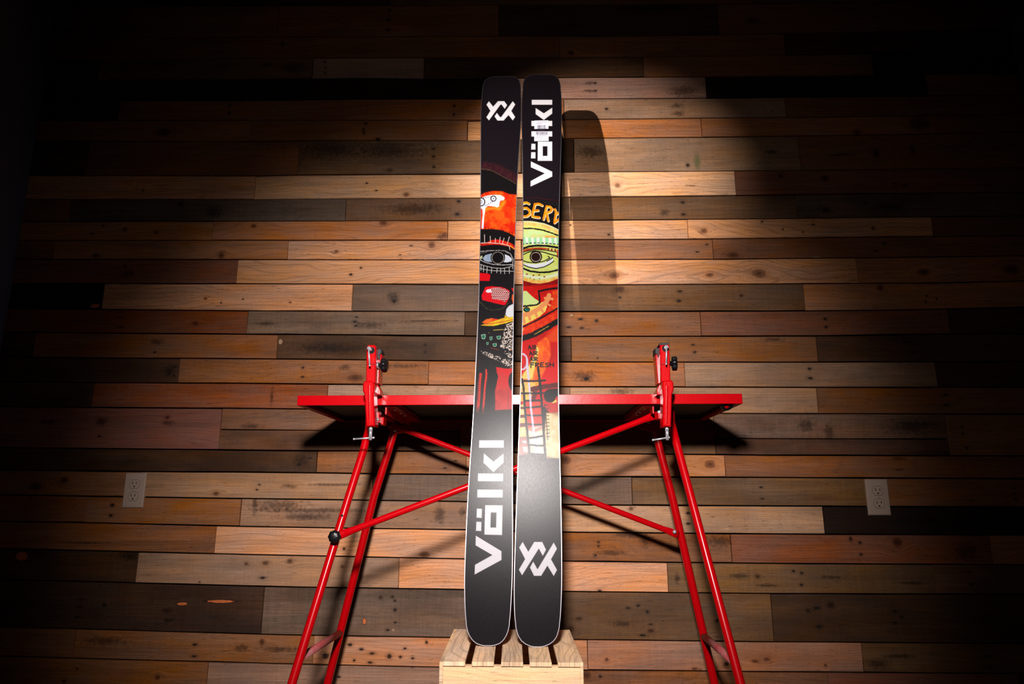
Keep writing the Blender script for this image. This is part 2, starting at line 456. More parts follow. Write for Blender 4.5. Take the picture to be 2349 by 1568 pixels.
# rows: list of (code, x at right end) ; last code has no end
ROWS = [
 [('B',638),('B',1144),('D',1648),('B',None)],
 [('B',1284),('B',1802),('D',None)],
 [('D',228),('G',717),('W',972),('D',1476),('B',2002),('K',None)],
 [('K',606),('K',1150),('W',1620),('K',2128),('B',None)],
 [('K',272),('B',786),('B',1294),('W',1803),('B',None)],
 [('B',576),('B',1072),('Q',1296),('O',1610),('O',2145),('B',None)],
 [('D',200),('B',684),('G',1195),('D',1317),('W',1835),('B',None)],
 [('Q',584),('P',1105),('W',1294),('P',1687),('R',None)],
 [('B',160),('S',793),('G',1105),('G',1310),('G',1829),('S',None)],
 [('O',487),('O',1027),('Q',1578),('Q',2138),('B',None)],
 [('B',124),('O',660),('Q',1196),('R',1636),('B',None)],
 [('R',543),('Q',1200),('Q',1967),('O',None)],
 [('K',236),('Q',808),('S',1238),('G',1845),('O',None)],
 [('B',567),('S',1066),('D',1200),('B',1608),('R',2176),('D',None)],
 [('D',77),('B',635),('D',1230),('D',1311),('B',1875),('D',None)],
 [('D',411),('B',983),('B',1571),('W',2149),('D',None)],
 [('D',213),('B',751),('W',1308),('W',1876),('B',None)],
 None,
 [('D',726),('B',1069),('O',1664),('B',None)],
 [('B',322),('W',854),('S',1450),('G',1990),('B',None)],
 [('B',197),('B',551),('W',1150),('W',1890),('K',None)],
 [('B',493),('Q',1196),('B',1678),('R',2275),('O',None)],
 [('D',314),('W',915),('Q',1532),('G',2145),('G',None)],
 [('D',602),('S',1210),('G',1772),('D',None)],
 [('B',168),('B',718),('O',1348),('W',1980),('G',None)],
]
TONE_FIX = {(7, 2): (238, 174, 124), (7, 3): (242, 176, 124), (3, 2): (176, 124, 98), (5, 3): (196, 116, 62), (5, 4): (176, 108, 62),
            (2, 2): (172, 128, 104), (12, 0): (34, 26, 20), (8, 1): (100, 82, 70), (13, 0): (128, 72, 44), (9, 1): (202, 124, 72),
            (16, 1): (140, 82, 52), (16, 3): (178, 128, 92), (21, 3): (140, 86, 62), (22, 2): (228, 152, 104), (23, 0): (76, 52, 38),
            (24, 2): (208, 136, 94), (24, 3): (184, 122, 88), (20, 3): (190, 136, 94), (19, 1): (176, 124, 84), (15, 2): (166, 104, 62), (10, 3): (146, 98, 70)}
SPOTS_RAW = """k375,303,16,10 n526,241,4,3 n526,258,4,3 n894,23,4,3 n891,44,4,3 n890,68,5,3 k648,101,6,5 n744,141,2,2 n746,154.5,2.5,2 n746,165.5,2.5,2
s671,156,30,13 s613,149,14,5 n1042,243,3,3 n1041,262,3,3 n839,283.5,3,3 n834,297,3,3 n835,305,3,3 n867,319,6,3 n995,341,3,3 n995,359,3,3 n995,383,3,3
s753,340,75,26 s906,342,75,22 s893,391,15,5 n1366,189.5,3,2.5 n1366.5,208,3,2.5 n1391.6,248.5,4,3 s1352,190,14,4 s1352,208,14,4 s1554,241,15,6 s1557,259,16,6 s1568,209,34,14 k1311,120,7,6 s1353,347,32,14 g1600,370,9,22 s1771,347,14,6 n1578,378,4,4 s1726,46,18,8
k1966,303,9,6 k2112,283,28,16 s1928,354,34,4 k2011,351,9,12 s2094,342,8,14 n328,437,3,2 s414,468,10,8 s490,485,20,13 k285,526,5,4 k357.6,532,6,4 n236,517,5,2 n210,536,4,2 k582,518,7,5 k508,586,7,8 k220,586,9,6 s292,629,16,9 n286,611,3,2.5 k471,684,4.5,4 k447,741,8,4 s276,727,13,3 s276,750,10,3 n557,686,2,2 n507,694,2,2 o217,700.5,11,5
k931.6,445,8,6 n841,419,3,2 n863,436,3,1.6 n1051.7,460.5,5,3.5 n1049,490,6,4 s943,478,68,13 s900,681,14,12 n903.5,690,5,5 k879,511,10,6 k771.5,576,5.5,4 k990,561,9,8 n943,563,4,1.5 n917.6,584,3,1.5 n828,614,3,2.5 n805,629,4,3 k665.5,693,3.5,3 n818,727,3,2 n814,737.6,5,2.5 n817.5,747,4,2 s850,745,35,7 s1016,541,14,9 s611,742,22,5 s981,736,80,2.5
k1416.6,425.5,7,6 s1583,425.5,14,2.5 n1566.5,464,5,3 n1568,491,5,3 s1524,486,11,8 k1615,529,8,6.5 n1748,508.5,3,2 n1396.7,537.6,3,2 n1308.5,516,2.5,2 n1621.5,560,3,2 n1600,577,4,1.6 k1681.5,584,14,7 k1741.5,626.5,16,11 k1628,630,11,5 k1409,631.6,12,8 k1422,663.5,12,8 n1422,682,3,3 n1559,668,6,3 n1557.6,690,6,3 k1700.6,677.6,5,4 n1331.5,731,6,3 n1368.6,735,4,3.5 n1335,751.6,5,2.5 n1305,750,6,2.5 w1310.6,722,4,3
k1892,409,9,7 k1791,404,6,5 n2054,421,5,2.5 n2076,425.5,5,2.5 n1986.5,465.6,4,3 k1894.6,481,9,7 s2043,473,38,9 k2003,523,6,5 n1865,515,4,2 n1795.5,526,2,2 n1842,532.5,2,2 n2030,557.5,4,3 n2009.5,574.6,4,2 k2321,617.5,20,12 k2119,622.6,14,8 k2020,660,9,7 n2126,677.6,3,2 n2124,691.6,3,2.5 n2149,685,2,2 n1893,731,4,3 n1895,750,4,3 w1874,589,10,1.2
s359,784,16,6 n354,807,4,2 n402,840,3,2 n398,861,3,2 s388,853,14,14 s231,965.6,13,11 n227,1000,5,2 s110,967,20,5 k383,957,6,5 s386,969.5,16,6 k147,1101,11,8 k80.5,1115,16,9 k495.5,1131.6,7,5 s575,977,24,6 n595,1111,3,2 n589,1122.7,3,2 n258,1157,4,3
n695,843,3,2.5 n694,864,4,2.5 k815.5,866,20,8 s790,842,14,6 n975,790,3,3 n975,807,3,3 s764,798,80,13 w643,783,5,6 s925,839,50,4 s624,908,4,20 n711,1050,3,2 n684,1065,4,3 s690,1055,20,14 n1045,1056,4,2 n1020.5,1073,5,2 s662,1115,18,5 s764,1111,70,3
n1345.6,868.6,7,5 s1338,862,30,12 n1590,790,4,2 n1594,807,4,3 k1629,1064,14,10 k1298,1054,14,10 n1746.6,1117,4,2 n1749,1143,4,2 n1371,820.5,2,2 s1425,898,28,8
n1857.6,845,4,3 n1859,866.8,6,3 n2170.5,905.6,7,3 n2171.7,928.6,7,3 s2094,977,60,18 s1902,990,10,22 s1850,975,20,14 n2207.5,978,3,3 n2208.8,995,3,3 n2217.7,1027,3,3 s2229,1147,10,4 n2326,1119,4,2 n2327.5,1131.6,3,2 n2331,1144,3,3 s1774.5,778,24,5 s2081,784,13,3 s2094,808.5,10,4 s2063,1077,10,3 s2061,1051,18,4
n257.7,1158.5,5,3 n255,1182,5,3 o49,1275,14,11 s88,1271,30,10 s293,1275,30,10 k565,1292.6,5,4 k458,1334,2.5,2.5 o417,1384.5,12,3.5 o506,1378.7,30,3.5 s381,1400.5,14,7 s386.5,1422,12,5 s186.6,1374,13,3 s184,1391,11,3 s176,1414,12,3 n238.5,1387,4,4 s240,1470,55,10 n445.6,1478,6,3 n443.8,1505,6,3 s554,1486,20,8 k361,1552.5,7,6 n177,1533,3,2 n146.6,1562,4,3 s190,1244.6,65,2.2 s584,1158,6,22
k665,1286,7,6 k609,1291,8,5 n602.6,1324.6,7,3 k873,1369,5,5 n900,1368.5,3,3 n905.7,1377,3,3 n905.7,1398,4,4 n906.5,1427,3,2 n889,1444.5,4,3 w902,1444,3,2.5 n789,1258,4,3 k973,1271,14,7 k785,1299,4,4 k600,1472.5,6,8 s640,1488.5,42,7 n802.5,1478,6,4 n829,1488.5,6,3 n853,1498,7,3 n929,1487,4,3 n893,1504.5,6,6 n918.5,1506,4,3 n946.5,1509,4,3 n812,1514,3,3 n849,1519,6,3 n978.5,1472.5,3,4 s1008,1179,12,22 s1061,1174,8,10 s720,1170,130,5 s640,1158,60,12 s700,1185,60,8 o836,1424.5,4,7 n746.6,1504.5,9,7 n777,1552,4,3
n1373,1243,3,2.5 n1373,1252,3,2.5 n1366,1272.6,3,3 k1448,1166,6,5 s1480,1240.6,12,14 s1653,1240.6,34,16 s1440,1225,34,8 s1402.6,1267,32,7 n1578.5,1176.7,5,3 n1579,1200.6,5,3 s1554.5,1326,6,12 k1738,1322,5,5 s1760,1342,28,4 s1693,1320.6,22,6 k1309,1442,9,8 k1328,1418,9,5 n1464,1388.5,4,3 n1485,1403,4,4 n1493,1431,5,2 n1474.5,1456.5,8,3 n1441,1394,5,3 s1426.5,1430,28,7 k1493,1446,8,5 n1376,1354,5,3 k1392,1512.5,5,5 k1594.5,1534,8,4 k1345,1548,12,10 n1377,1551,4,3 k1733,1516.5,9,4 n1666,1523,6,5 n1645,1423,4,4
k2058,1243,12,11 n1973,1244,4,3 n1975,1271,3.5,3 n1951,1235,4,5 s2215.5,1264.6,30,20 n1820,1309,3,3 n1839,1314,3.5,3 n1838,1341,4,3 s1909,1323,28,4 s2095.5,1336.6,38,4 n2224.7,1311,4,2 n2228.7,1340,4,3 k1905.5,1387,9,8 n1874,1394,8,4 n1879.6,1437,7,4 k1854,1400.5,4,5 n2054,1402,5,3 n2069,1414,4,3 n2053,1428.5,4,3 s2015.5,1523,28,12 s2063,1504,36,6 s2266,1504.5,16,5 s2272.7,1528.5,14,5 k1895,1526,4,4 k1760,1512,8,5"""
SP = []
for tok in SPOTS_RAW.split():
    x, y, rx, ry = [float(v) for v in tok[1:].split(',')]
    p = at(x, y, WY); q = at(x + rx, y, WY); r_ = at(x, y + ry, WY)
    SP.append((tok[0], p.x, p.z, abs(q.x - p.x), abs(p.z - r_.z)))

plank_n = 0
def plank(xa, xb, ztop, zbot, code, tone=None, proud=None, gx=0.0008, gz=0.0017):
    """ztop/zbot are functions of X"""
    global plank_n
    plank_n += 1
    rr = random.Random(plank_n * 31 + 5)
    xa2, xb2 = xa + gx, xb - gx
    n = max(2, int((xb2 - xa2) / 0.16) + 1)
    xs = [xa2 + (xb2 - xa2) * i / n for i in range(n + 1)]
    top = [(x, ztop(x) - gz - abs(rr.gauss(0, 0.0006))) for x in xs]
    bot = [(x, zbot(x) + gz + abs(rr.gauss(0, 0.0006))) for x in xs]
    tl = rr.gauss(0, 0.0007); tr = rr.gauss(0, 0.0007)
    top[0] = (top[0][0] + max(tl, -gx), top[0][1]); top[-1] = (top[-1][0] + min(tr, gx), top[-1][1])
    if proud is None: proud = rr.uniform(-0.0035, 0.0015)
    g_ = G()
    g_.prism(bot + top[::-1], WY - proud - 0.0, WY + 0.021, 0.0010)
    t = tone or C[code]
    if max(t) > 170:
        lm = 0.3 * t[0] + 0.59 * t[1] + 0.11 * t[2]; t = tuple(c * 0.86 + lm * 0.14 for c in t)
    else:
        lm = 0.3 * t[0] + 0.59 * t[1] + 0.11 * t[2]; t = tuple(max(8, lm + (c - lm) * 1.05) for c in t)
    ring, st, sw = CP[code]
    k = rr.uniform(0.93, 1.07)
    tl_ = tuple(min(0.95, c * k * j) for c, j in zip(lin(t), (1, rr.uniform(0.97, 1.03), rr.uniform(0.94, 1.06))))
    zm = (ztop((xa + xb) / 2) + zbot((xa + xb) / 2)) / 2
    sp = [s for s in SP if xa < s[1] < xb and zbot(s[1]) < s[2] < ztop(s[1])]
    m = wood_mat('plank_wood', tl_, plank_n * 1.37, ring * rr.uniform(0.7, 1.2), st * rr.uniform(0.6, 1.3), sw * rr.uniform(0.6, 1.4), sp)
    o = g_.build('plank', m, wall_back)
    return o
def mid_x(row, x):
    k0, k1 = row, row + 1
    y = (np.interp(x, *zip(*BND[k0])) + np.interp(x, *zip(*BND[k1]))) / 2
    return at(x, y, WY).x
for r, row in enumerate(ROWS):
    if row is None: continue
    xa = XL + 0.001
    for i, (code, xe) in enumerate(row):
        xb = XR - 0.001 if xe is None else mid_x(r, xe)
        plank(xa, xb, lambda x, r=r: bz(r, x), lambda x, r=r: bz(r + 1, x), code, TONE_FIX.get((r, i)),
              proud=(-0.007 if (r, i) == (5, 2) else None))
        xa = xb
# row 17: two double-board stretches
r = 17
def z17(y0, y1):
    p = at(800, y0, WY).z; return p
j1, j2, j3, j4 = mid_x(17, 504), mid_x(17, 1055), mid_x(17, 1640), mid_x(17, 2174)
top = lambda x: bz(17, x); bot = lambda x: bz(18, x)
half1 = lambda x: top(x) + (bot(x) - top(x)) * 0.51
half2 = lambda x: top(x) + (bot(x) - top(x)) * 0.60
plank(XL + 0.001, j1, top, bot, 'R', (128, 84, 70))
plank(j1, j2, top, half1, 'B', (124, 84, 60), gz=0.001); plank(j1, j2, half1, bot, 'D', (110, 76, 54))
plank(j2, j3, top, bot, 'B', (134, 98, 68))
plank(j3, j4, top, half2, 'S', (118, 88, 72), gz=0.0008); plank(j3, j4, half2, bot, 'D', (96, 66, 52))
plank(j4, XR - 0.001, top, bot, 'B', (150, 104, 64))
# bottom row and rows above the frame
zb = lambda x: bz(25, x); zb2 = lambda x: max(0.004, bz(25, x) - 0.091)
xa = XL + 0.001
for code, xe in [('B', 474), ('W', 1120), ('B', 1900), ('R', 2338), ('D', None)]:
    xb = XR - 0.001 if xe is None else at(xe, 1555, WY).x
    plank(xa, xb, zb, zb2, code); xa = xb
plank(XL + 0.001, 0.2, zb2, lambda x: 0.002, 'D'); plank(0.2, XR - 0.001, zb2, lambda x: 0.002, 'B')
offs = 0.0
rr = random.Random(3)
while True:
    h = rr.choice((0.072, 0.078, 0.098)); last = False
    o0 = offs; o1 = offs + h
    if 2.49 + o1 > CEIL - 0.05: o1 = 9; last = True
    xa = XL + 0.001
    cuts = [0.15, 0.55] if rr.random() < .5 else [-0.6, 0.3, 1.1]
    cuts = [at(894, 5, WY).x, at(1400, 5, WY).x] if offs == 0 else cuts
    for i, xb in enumerate(cuts + [XR - 0.001]):
        plank(xa, xb, lambda x: min(CEIL - 0.001, bz(0, x) + o1), lambda x: bz(0, x) + o0, rr.choice('BDGBR')); xa = xb
    offs = o1
    if last: break

# ------------------------------------------------------------------ outlets
def outlet(name, tl, tr, bl, br, label):
    Yf = WY - 0.0045
    P = [at(*p, Yf) for p in (tl, tr, bl, br)]
    c = sum(P, Vector()) / 4
    wdt = ((P[1] - P[0]).length + (P[3] - P[2]).length) / 2; hgt = ((P[0] - P[2]).length + (P[1] - P[3]).length) / 2
    xdir = (P[1] - P[0] + P[3] - P[2]).normalized(); ang = math.atan2(xdir.z, xdir.x)
    t = thing('wall_outlet', (c.x, WY, c.z - hgt / 2), label, 'outlet', 'duplex outlets on the plank wall')
    def rect(cx, cz, w_, h_): return [(c.x + cx - w_ / 2, c.z + cz - h_ / 2), (c.x + cx + w_ / 2, c.z + cz - h_ / 2), (c.x + cx + w_ / 2, c.z + cz + h_ / 2), (c.x + cx - w_ / 2, c.z + cz + h_ / 2)]
    g_ = G(); g_.prism(rect(0, 0, wdt, hgt), WY - 0.0065, WY + 0.004, 0.0028); g_.build('cover_plate', M_plate, t)
    for s_ in (1, -1):
        cz = s_ * 0.0195
        def oval(w_, h_):
            pts = []
            for k in range(40):
                th = 2 * math.pi * k / 40
                x = w_ / 2 * math.cos(th); z = w_ / 2 * math.sin(th); z = max(-h_ / 2, min(h_ / 2, z)); pts.append((c.x + x, c.z + cz + z))
            return pts
        g_ = G(); g_.prism(oval(0.0352, 0.0292), WY - 0.00665, WY, 0.0); o = g_.build('opening', M_slot, t)
        g_ = G(); g_.prism(oval(0.0338, 0.0278), WY - 0.0076, WY, 0.0006); rec = g_.build('receptacle', M_plate, t)
        for dx, hh in ((-0.0064, 0.0085), (0.0064, 0.0072)):
            g_ = G(); g_.prism(rect(dx, cz + 0.0035, 0.0022, hh), WY - 0.0078, WY - 0.004); g_.build('slot', M_slot, rec)
        g_ = G(); g_.prism([(c.x + 0.0026 * math.cos(a), c.z + cz - 0.0078 + 0.0026 * math.sin(a)) for a in [2 * math.pi * k / 14 for k in range(14)]], WY - 0.0078, WY - 0.004)
        g_.build('slot', M_slot, rec)
    g_ = G(); g_.lathe((c.x, WY - 0.006, c.z), (0, -1, 0), [(0.0034, 0), (0.0034, 0.001), (0.002, 0.0018)], 16); g_.build('screw', M_plate, t)
outlet('o', (287.7, 1084), (335.4, 1084), (280.2, 1164), (327.9, 1164), 'almond duplex outlet on the plank wall, left of the red bench')
outlet('o', (1983, 1099), (2034.4, 1098), (1994.4, 1182.5), (2045.4, 1180), 'almond duplex outlet on the plank wall, right of the red bench')

# ------------------------------------------------------------------ workbench
TF, TB = 1.805, 2.238
p0 = at(683, 906.5, TF); p1 = at(1702, 904.5, TF); q0 = at(683, 928.5, TF)
X0, X1 = p0.x, p1.x
ZT = (p0.z + p1.z) / 2; ZB = (q0.z + at(1702, 926.5, TF).z) / 2
bench = thing('workbench', ((X0 + X1) / 2, (TF + TB) / 2, 0), 'folding red steel ski tuning bench standing against the plank wall', 'workbench')
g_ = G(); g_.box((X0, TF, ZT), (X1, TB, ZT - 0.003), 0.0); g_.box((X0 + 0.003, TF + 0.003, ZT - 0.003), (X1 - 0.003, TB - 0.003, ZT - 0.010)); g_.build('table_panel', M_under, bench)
g_ = G()
g_.box((X0, TF - 0.0012, ZT + 0.0008), (X1, TF + 0.004, ZB), 0.0009)
g_.build('front_rail', M_red, bench)
g_ = G(); g_.box((X0, TB - 0.004, ZT), (X1, TB, ZB)); g_.box((X0, TB - 0.02, ZB), (X1, TB, ZB + 0.002)); g_.build('back_rail', M_red, bench)
for x in (X0, X1 - 0.004):
    g_ = G(); g_.box((x, TF + 0.004, ZT), (x + 0.004, TB - 0.004, ZB))
    xi = x + 0.004 if x == X0 else x
    g_.box((xi, TF + 0.006, ZB + 0.002), (xi + (0.014 if x == X0 else -0.014), TB - 0.006, ZB)); g_.build('side_rail', M_red, bench)
# mounting channels under the top with bolts
YR = 2.10
def chan(xf, sgn):
    xc = at(xf, 930, TF + 0.02).x
    g_ = G(); g_.box((xc, TF + 0.02, ZB + 0.012), (xc + 0.030 * sgn, TB - 0.03, ZB - 0.003)); g_.box((xc, TF + 0.02, ZB - 0.003), (xc + 0.004 * sgn, TB - 0.06, ZB - 0.022))
    o = g_.build('mounting_channel', M_red, bench)
    for y in (TF + 0.06, TF + 0.14, TF + 0.2):
        b_ = G(); b_.lathe((xc + 0.018 * sgn, y, ZB - 0.003), (0, 0, -1), [(0.005, 0), (0.005, 0.002), (0.003, 0.004)], 12); b_.build('bolt', M_steel, o)
    return xc
chan(884, 1); chan(1500, -1)
# legs
RT = 0.0105
def to_floor(a, b):
    t = (a.z - 0.012) / (a.z - b.z); return a + (b - a) * t
def leg_from(pts, RT=0.0105):
    a, b = pts[-2], pts[-1]; f = to_floor(a, b)
    g_ = G(); g_.tube(pts[:-1] + [b, f], RT, 18); o = g_.build('leg', M_red, bench)
    c_ = G(); d = (f - b).normalized(); c_.tube([f - d * 0.03, f + d * 0.010], RT * 1.18, 16); c_.build('foot_cap', M_black, o)
    return o
YFa, YFb = 1.845, 1.69
lf = [at(846, 985, 1.862), at(838, 1015, 1.852), at(834, 1032, 1.846), at(799.7, 1140, 1.815), at(670, 1566, YFb)]
leg_from(lf)
rf = [at(1540, 968, 1.868), at(1553, 1020, 1.85), at(1585, 1140, 1.815), at(1698, 1565, YFb)]
leg_from(rf)
lr = [at(906, 972, YR), at(903, 995, YR), at(857.7, 1140, YR), at(751.5, 1566, YR)]
leg_from(lr, 0.0114)
rr_ = [at(1504, 965, YR), at(1510, 1015, YR), at(1542, 1140, YR), at(1638.6, 1565, YR)]
leg_from(rr_, 0.0114)
def along(pts, y):
    # point on polyline at image row y (approx by linear search)
    for a, b in zip(pts[:-1], pts[1:]):
        for k in range(101):
            p = a + (b - a) * (k / 100)
            d = R.transposed() @ (p - Vector((0, 0, HC)))
            py = CY - d.y / -d.z * F
            if py >= y: return p
    return pts[-1]
for (pa, ya), (pb, yb) in (((lr, 1449), (lf, 1507)), ((rr_, 1456), (rf, 1513))):
    A_ = along(pa, ya); B_ = along(pb, yb)
    g_ = G(); g_.tube([A_, B_], 0.0095, 16); g_.build('rung', M_dusty, bench)
# hidden top crossing between front and rear legs
for pa, pb in ((lr, lf), (rr_, rf)):
    g_ = G(); a = pa[0].copy(); b = pb[0].copy(); a.z = b.z = ZB - 0.008; g_.tube([pa[0], a], RT, 14); g_.tube([pb[0], b], RT, 14); g_.tube([a, b], RT, 14); g_.build('top_bend', M_red, bench)
# braces (flattened at the ends)
def brace(pts, r, fl=0.055):
    a, b = Vector(pts[0]), Vector(pts[-1]); d = (b - a); n_ = d.normalized()
    P = [a, a + n_ * fl * 0.55, a + n_ * fl, a + n_ * (fl + 0.02), b - n_ * (fl + 0.02), b - n_ * fl, b - n_ * fl * 0.55, b]
    sq = [(0.35, 1.3)] * 2 + [(0.6, 1.2), (1, 1), (1, 1), (0.6, 1.2)] + [(0.35, 1.3)] * 2
    g_ = G(); g_.tube(P, r, 16, True, sq); return g_.build('cross_brace', M_red, bench)
b1 = brace([at(768, 1231, 1.772), at(1512, 949, 1.872)], 0.0082, 0.03)
b2 = brace([at(892, 971, YR - 0.02), at(1556, 1226, YR - 0.018)], 0.0082, 0.028)
for (x, y, Y, par) in ((1547, 1219, YR - 0.024, b2), (906, 986, YR - 0.016, bench), (1488, 967, YR - 0.016, bench), (1512, 945, 1.86, b1)):
    g_ = G(); c_ = at(x, y, Y); g_.lathe(c_, (0, -1, 0), [(0.0055, 0), (0.0055, 0.003), (0.003, 0.0055)], 14); g_.build('bolt', M_steel, par)
g_ = G(); g_.prism(pxpoly([(886, 950), (950, 980), (944, 990), (905, 995), (893, 988)], YR - 0.012), YR - 0.013, YR - 0.009); g_.build('gusset', M_red, bench)
g_ = G(); g_.prism(pxpoly([(1522, 945), (1462, 975), (1470, 984), (1500, 990), (1518, 985)], YR - 0.012), YR - 0.013, YR - 0.009); g_.build('gusset', M_red, bench)
# drilled hole on the left front leg
hp = along(lf, 1181); g_ = G(); g_.lathe(hp + Vector((0, -RT + 0.0005, 0)), (0, -1, 0.15), [(0.0032, 0), (0.0032, 0.0012)], 14); g_.build('drill_hole', M_slot, bench)
# brace knob
kc = at(768, 1230, 1.760)
g_ = G(); g_.lathe(kc + Vector((0, 0.004, 0)), (0.08, -1, 0.02), [(0.007, -0.012), (0.0135, 0.0), (0.0150, 0.003), (0.0152, 0.012), (0.0135, 0.0165), (0.008, 0.019), (0.002, 0.0195)], 48, 8, 0.05)
g_.build('brace_knob', M_black, bench)
# levelling wheel under the right end
wc = at(1667.5, 933, TF + 0.022); wax = Vector((0.0, 0.62, 0.78)).normalized()
g_ = G(); g_.lathe(wc, wax, [(0.0125, 0), (0.0160, 0.002), (0.0160, 0.007), (0.013, 0.009), (0.004, 0.0095)], 40, 10, 0.03); wh = g_.build('adjusting_wheel', M_black, bench)
g_ = G(); g_.lathe(wc - wax * 0.0012, wax, [(0.004, 0), (0.006, 0.0012), (0.006, 0.003)], 16); g_.build('wheel_cap', M_red, wh)
g_ = G(); g_.tube([wc + wax * 0.008, wc + wax * 0.022], 0.003, 12); g_.tube([wc + wax * 0.020, (wc.x, (wc + wax * 0.02).y, ZT - 0.004)], 0.004, 12); g_.build('wheel_stud', M_steel, wh)

# ------------------------------------------------------------------ ski vises
def vise(label, o, right):
    YV = 1.742
    base = at(o['foot'][0], 905, 1.80)
    t = thing('ski_vise', (base.x, 1.80, ZT), label, 'vise', 'ski vises clamped on the bench front')
    g_ = G(); g_.prism(pxpoly(o['post'], YV), YV, YV + 0.034, 0.0022); g_.build('post', M_cast, t)
    # groove line across the post
    xl_, xr_ = o['post_x']; gp0 = at(xl_, 834.5, YV); gp1 = at(xr_, 835.6, YV)
    g_ = G(); g_.box((gp0.x + 0.001, YV - 0.0003, gp0.z), (gp1.x - 0.001, YV + 0.003, gp1.z)); g_.build('groove', M_slot, t)
    g_ = G(); g_.prism(pxpoly(o['arm'], YV - 0.012), YV - 0.012, YV + 0.030, 0.003)
    rb = pxpoly(o['rib'], YV - 0.016); g_.prism(rb, YV - 0.0155, YV - 0.010, 0.0015); g_.build('clamp_arm', M_cast, t)
    # foot over the table top
    g_ = G(); fx0, fx1 = [at(v, 890, YV + 0.06).x for v in o['foot']]
    g_.box((fx0, YV + 0.02, ZT + 0.0015), (fx1, YV + 0.115, ZT + 0.011), 0.001)
    s0 = at(o['side'][0][0], 875, YV + 0.03)
    g_.prism(pxpoly(o['side'], YV + 0.03), YV + 0.028, YV + 0.060, 0.001)
    g_.build('vise_foot', M_cast, t)
    g_ = G(); g_.prism(pxpoly(o['jaw'], YV + 0.035), YV + 0.030, YV + 0.070, 0.0015); g_.build('rear_jaw', M_cast, t)
    g_ = G(); g_.prism(pxpoly(o['pad'], YV + 0.028), YV + 0.026, YV + 0.062, 0.001)
    if 'cap' in o: g_.prism(pxpoly(o['cap'], YV), YV + 0.002, YV + 0.036, 0.001)
    g_.build('rubber_pad', M_rubber, t)
    # side knob
    kx, ky = o['knob']; kc = at(kx, ky, YV + 0.020)
    g_ = G(); g_.lathe(kc, (1, -0.12, 0), [(0.006, -0.014), (0.0065, -0.007), (0.016, -0.0065), (0.0180, -0.004), (0.0182, 0.004), (0.0165, 0.0068), (0.006, 0.008)], 56, 7, 0.07)
    kn = g_.build('side_knob', M_black, t)
    g_ = G(); g_.lathe(kc, (1, -0.12, 0), [(0.0095, -0.017), (0.0095, -0.0145)], 20); g_.lathe(kc, (1, -0.12, 0), [(0.004, -0.028), (0.004, -0.012)], 14); g_.build('washer', M_steel, kn)
    # top T handle and its screw hole
    hx, hy = o['hole']; hc = at(hx, hy, YV)
    g_ = G(); g_.lathe(hc + Vector((0, 0.001, 0)), (0, -1, 0), [(0.0088, 0), (0.0088, 0.0016)], 28); g_.build('screw_hole', M_slot, t)
    bx, by = o['tee']; bc = at(bx, by, YV - 0.016)
    g_ = G(); g_.tube([bc, hc + Vector((0, 0.004, 0))], 0.0048, 16); g_.ball(bc, 0.0042, 14)
    e = at(o['tee_end'][0], o['tee_end'][1], YV - 0.018); g_.tube([bc + Vector((0, -0.002, 0.004)), e], 0.0021, 12); g_.ball(e, 0.0027, 10); g_.build('tee_handle', M_steel, t)
    # lower clamp screw with T bar
    c0 = at(o['rod'], 974, YV + 0.004); c1 = at(o['rod'], 1009, YV + 0.004); c1.x = c0.x
    g_ = G(); g_.tube([c0, c1], 0.0043, 16); g_.tube([c0, c0 + (c1 - c0) * 0.45], 0.0049, 16)
    a = at(o['bar'][0][0], o['bar'][0][1], YV + 0.004); b = at(o['bar'][1][0], o['bar'][1][1], YV + 0.004)
    g_.tube([a, b], 0.0022, 12); g_.ball(a, 0.0029, 10); g_.ball(b, 0.0031, 10)
    g_.build('clamp_screw', M_steel, t)
    # lower bracket pinching the table rail
    g_ = G(); bp = pxpoly(o['brk'], YV + 0.045); g_.prism(bp, YV + 0.028, YV + 0.052, 0.001)
    if 'brk2' in o: g_.prism(pxpoly(o['brk2'], YV + 0.06), YV + 0.052, YV + 0.085, 0.001)
    g_.build('lower_bracket', M_red, t)
    if 'bolt' in o:
        c_ = at(*o['bolt'], YV + 0.024); g_ = G(); g_.lathe(c_ + Vector((0, 0.004, 0)), (0, -1, 0), [(0.0052, 0), (0.0052, 0.003), (0.004, 0.005), (0.0015, 0.0062)], 18); g_.build('bolt', M_steel, t)
vise('red ski vise at the left end of the bench front, without top cap', dict(
    post=[(844, 790.7), (859.3, 790.7), (861.8, 795), (861.8, 834.7), (860.5, 878), (839, 878), (840, 838), (840.5, 797)], post_x=(840, 862),
    arm=[(836, 873), (855, 873), (858.5, 881), (858.5, 897), (857, 903), (859.5, 976.5), (840, 977.5), (835, 902), (831.8, 896), (831.8, 880)],
    rib=[(843.5, 882), (847, 882), (848, 970), (845.5, 970)],
    foot=(857, 872), side=[(860, 876), (864, 876), (873, 896), (873, 905), (857, 905)],
    jaw=[(861, 802), (865, 800), (868, 812), (876, 812), (876, 830), (871, 845), (870, 880), (861, 880)],
    pad=[(866, 803), (870, 799), (875, 801), (876, 808), (872.5, 813), (871, 826), (866.5, 822)],
    knob=(881.5, 837), hole=(852, 803.5), tee=(845.5, 798), tee_end=(848, 838), rod=851, bar=[(812, 1006.5), (857, 1003.5)],
    brk=[(857, 951), (873.5, 945), (873.5, 970), (857, 971)], brk2=[(873, 957), (882, 957), (881, 974), (873, 974)], bolt=(864.5, 961.5)), False)
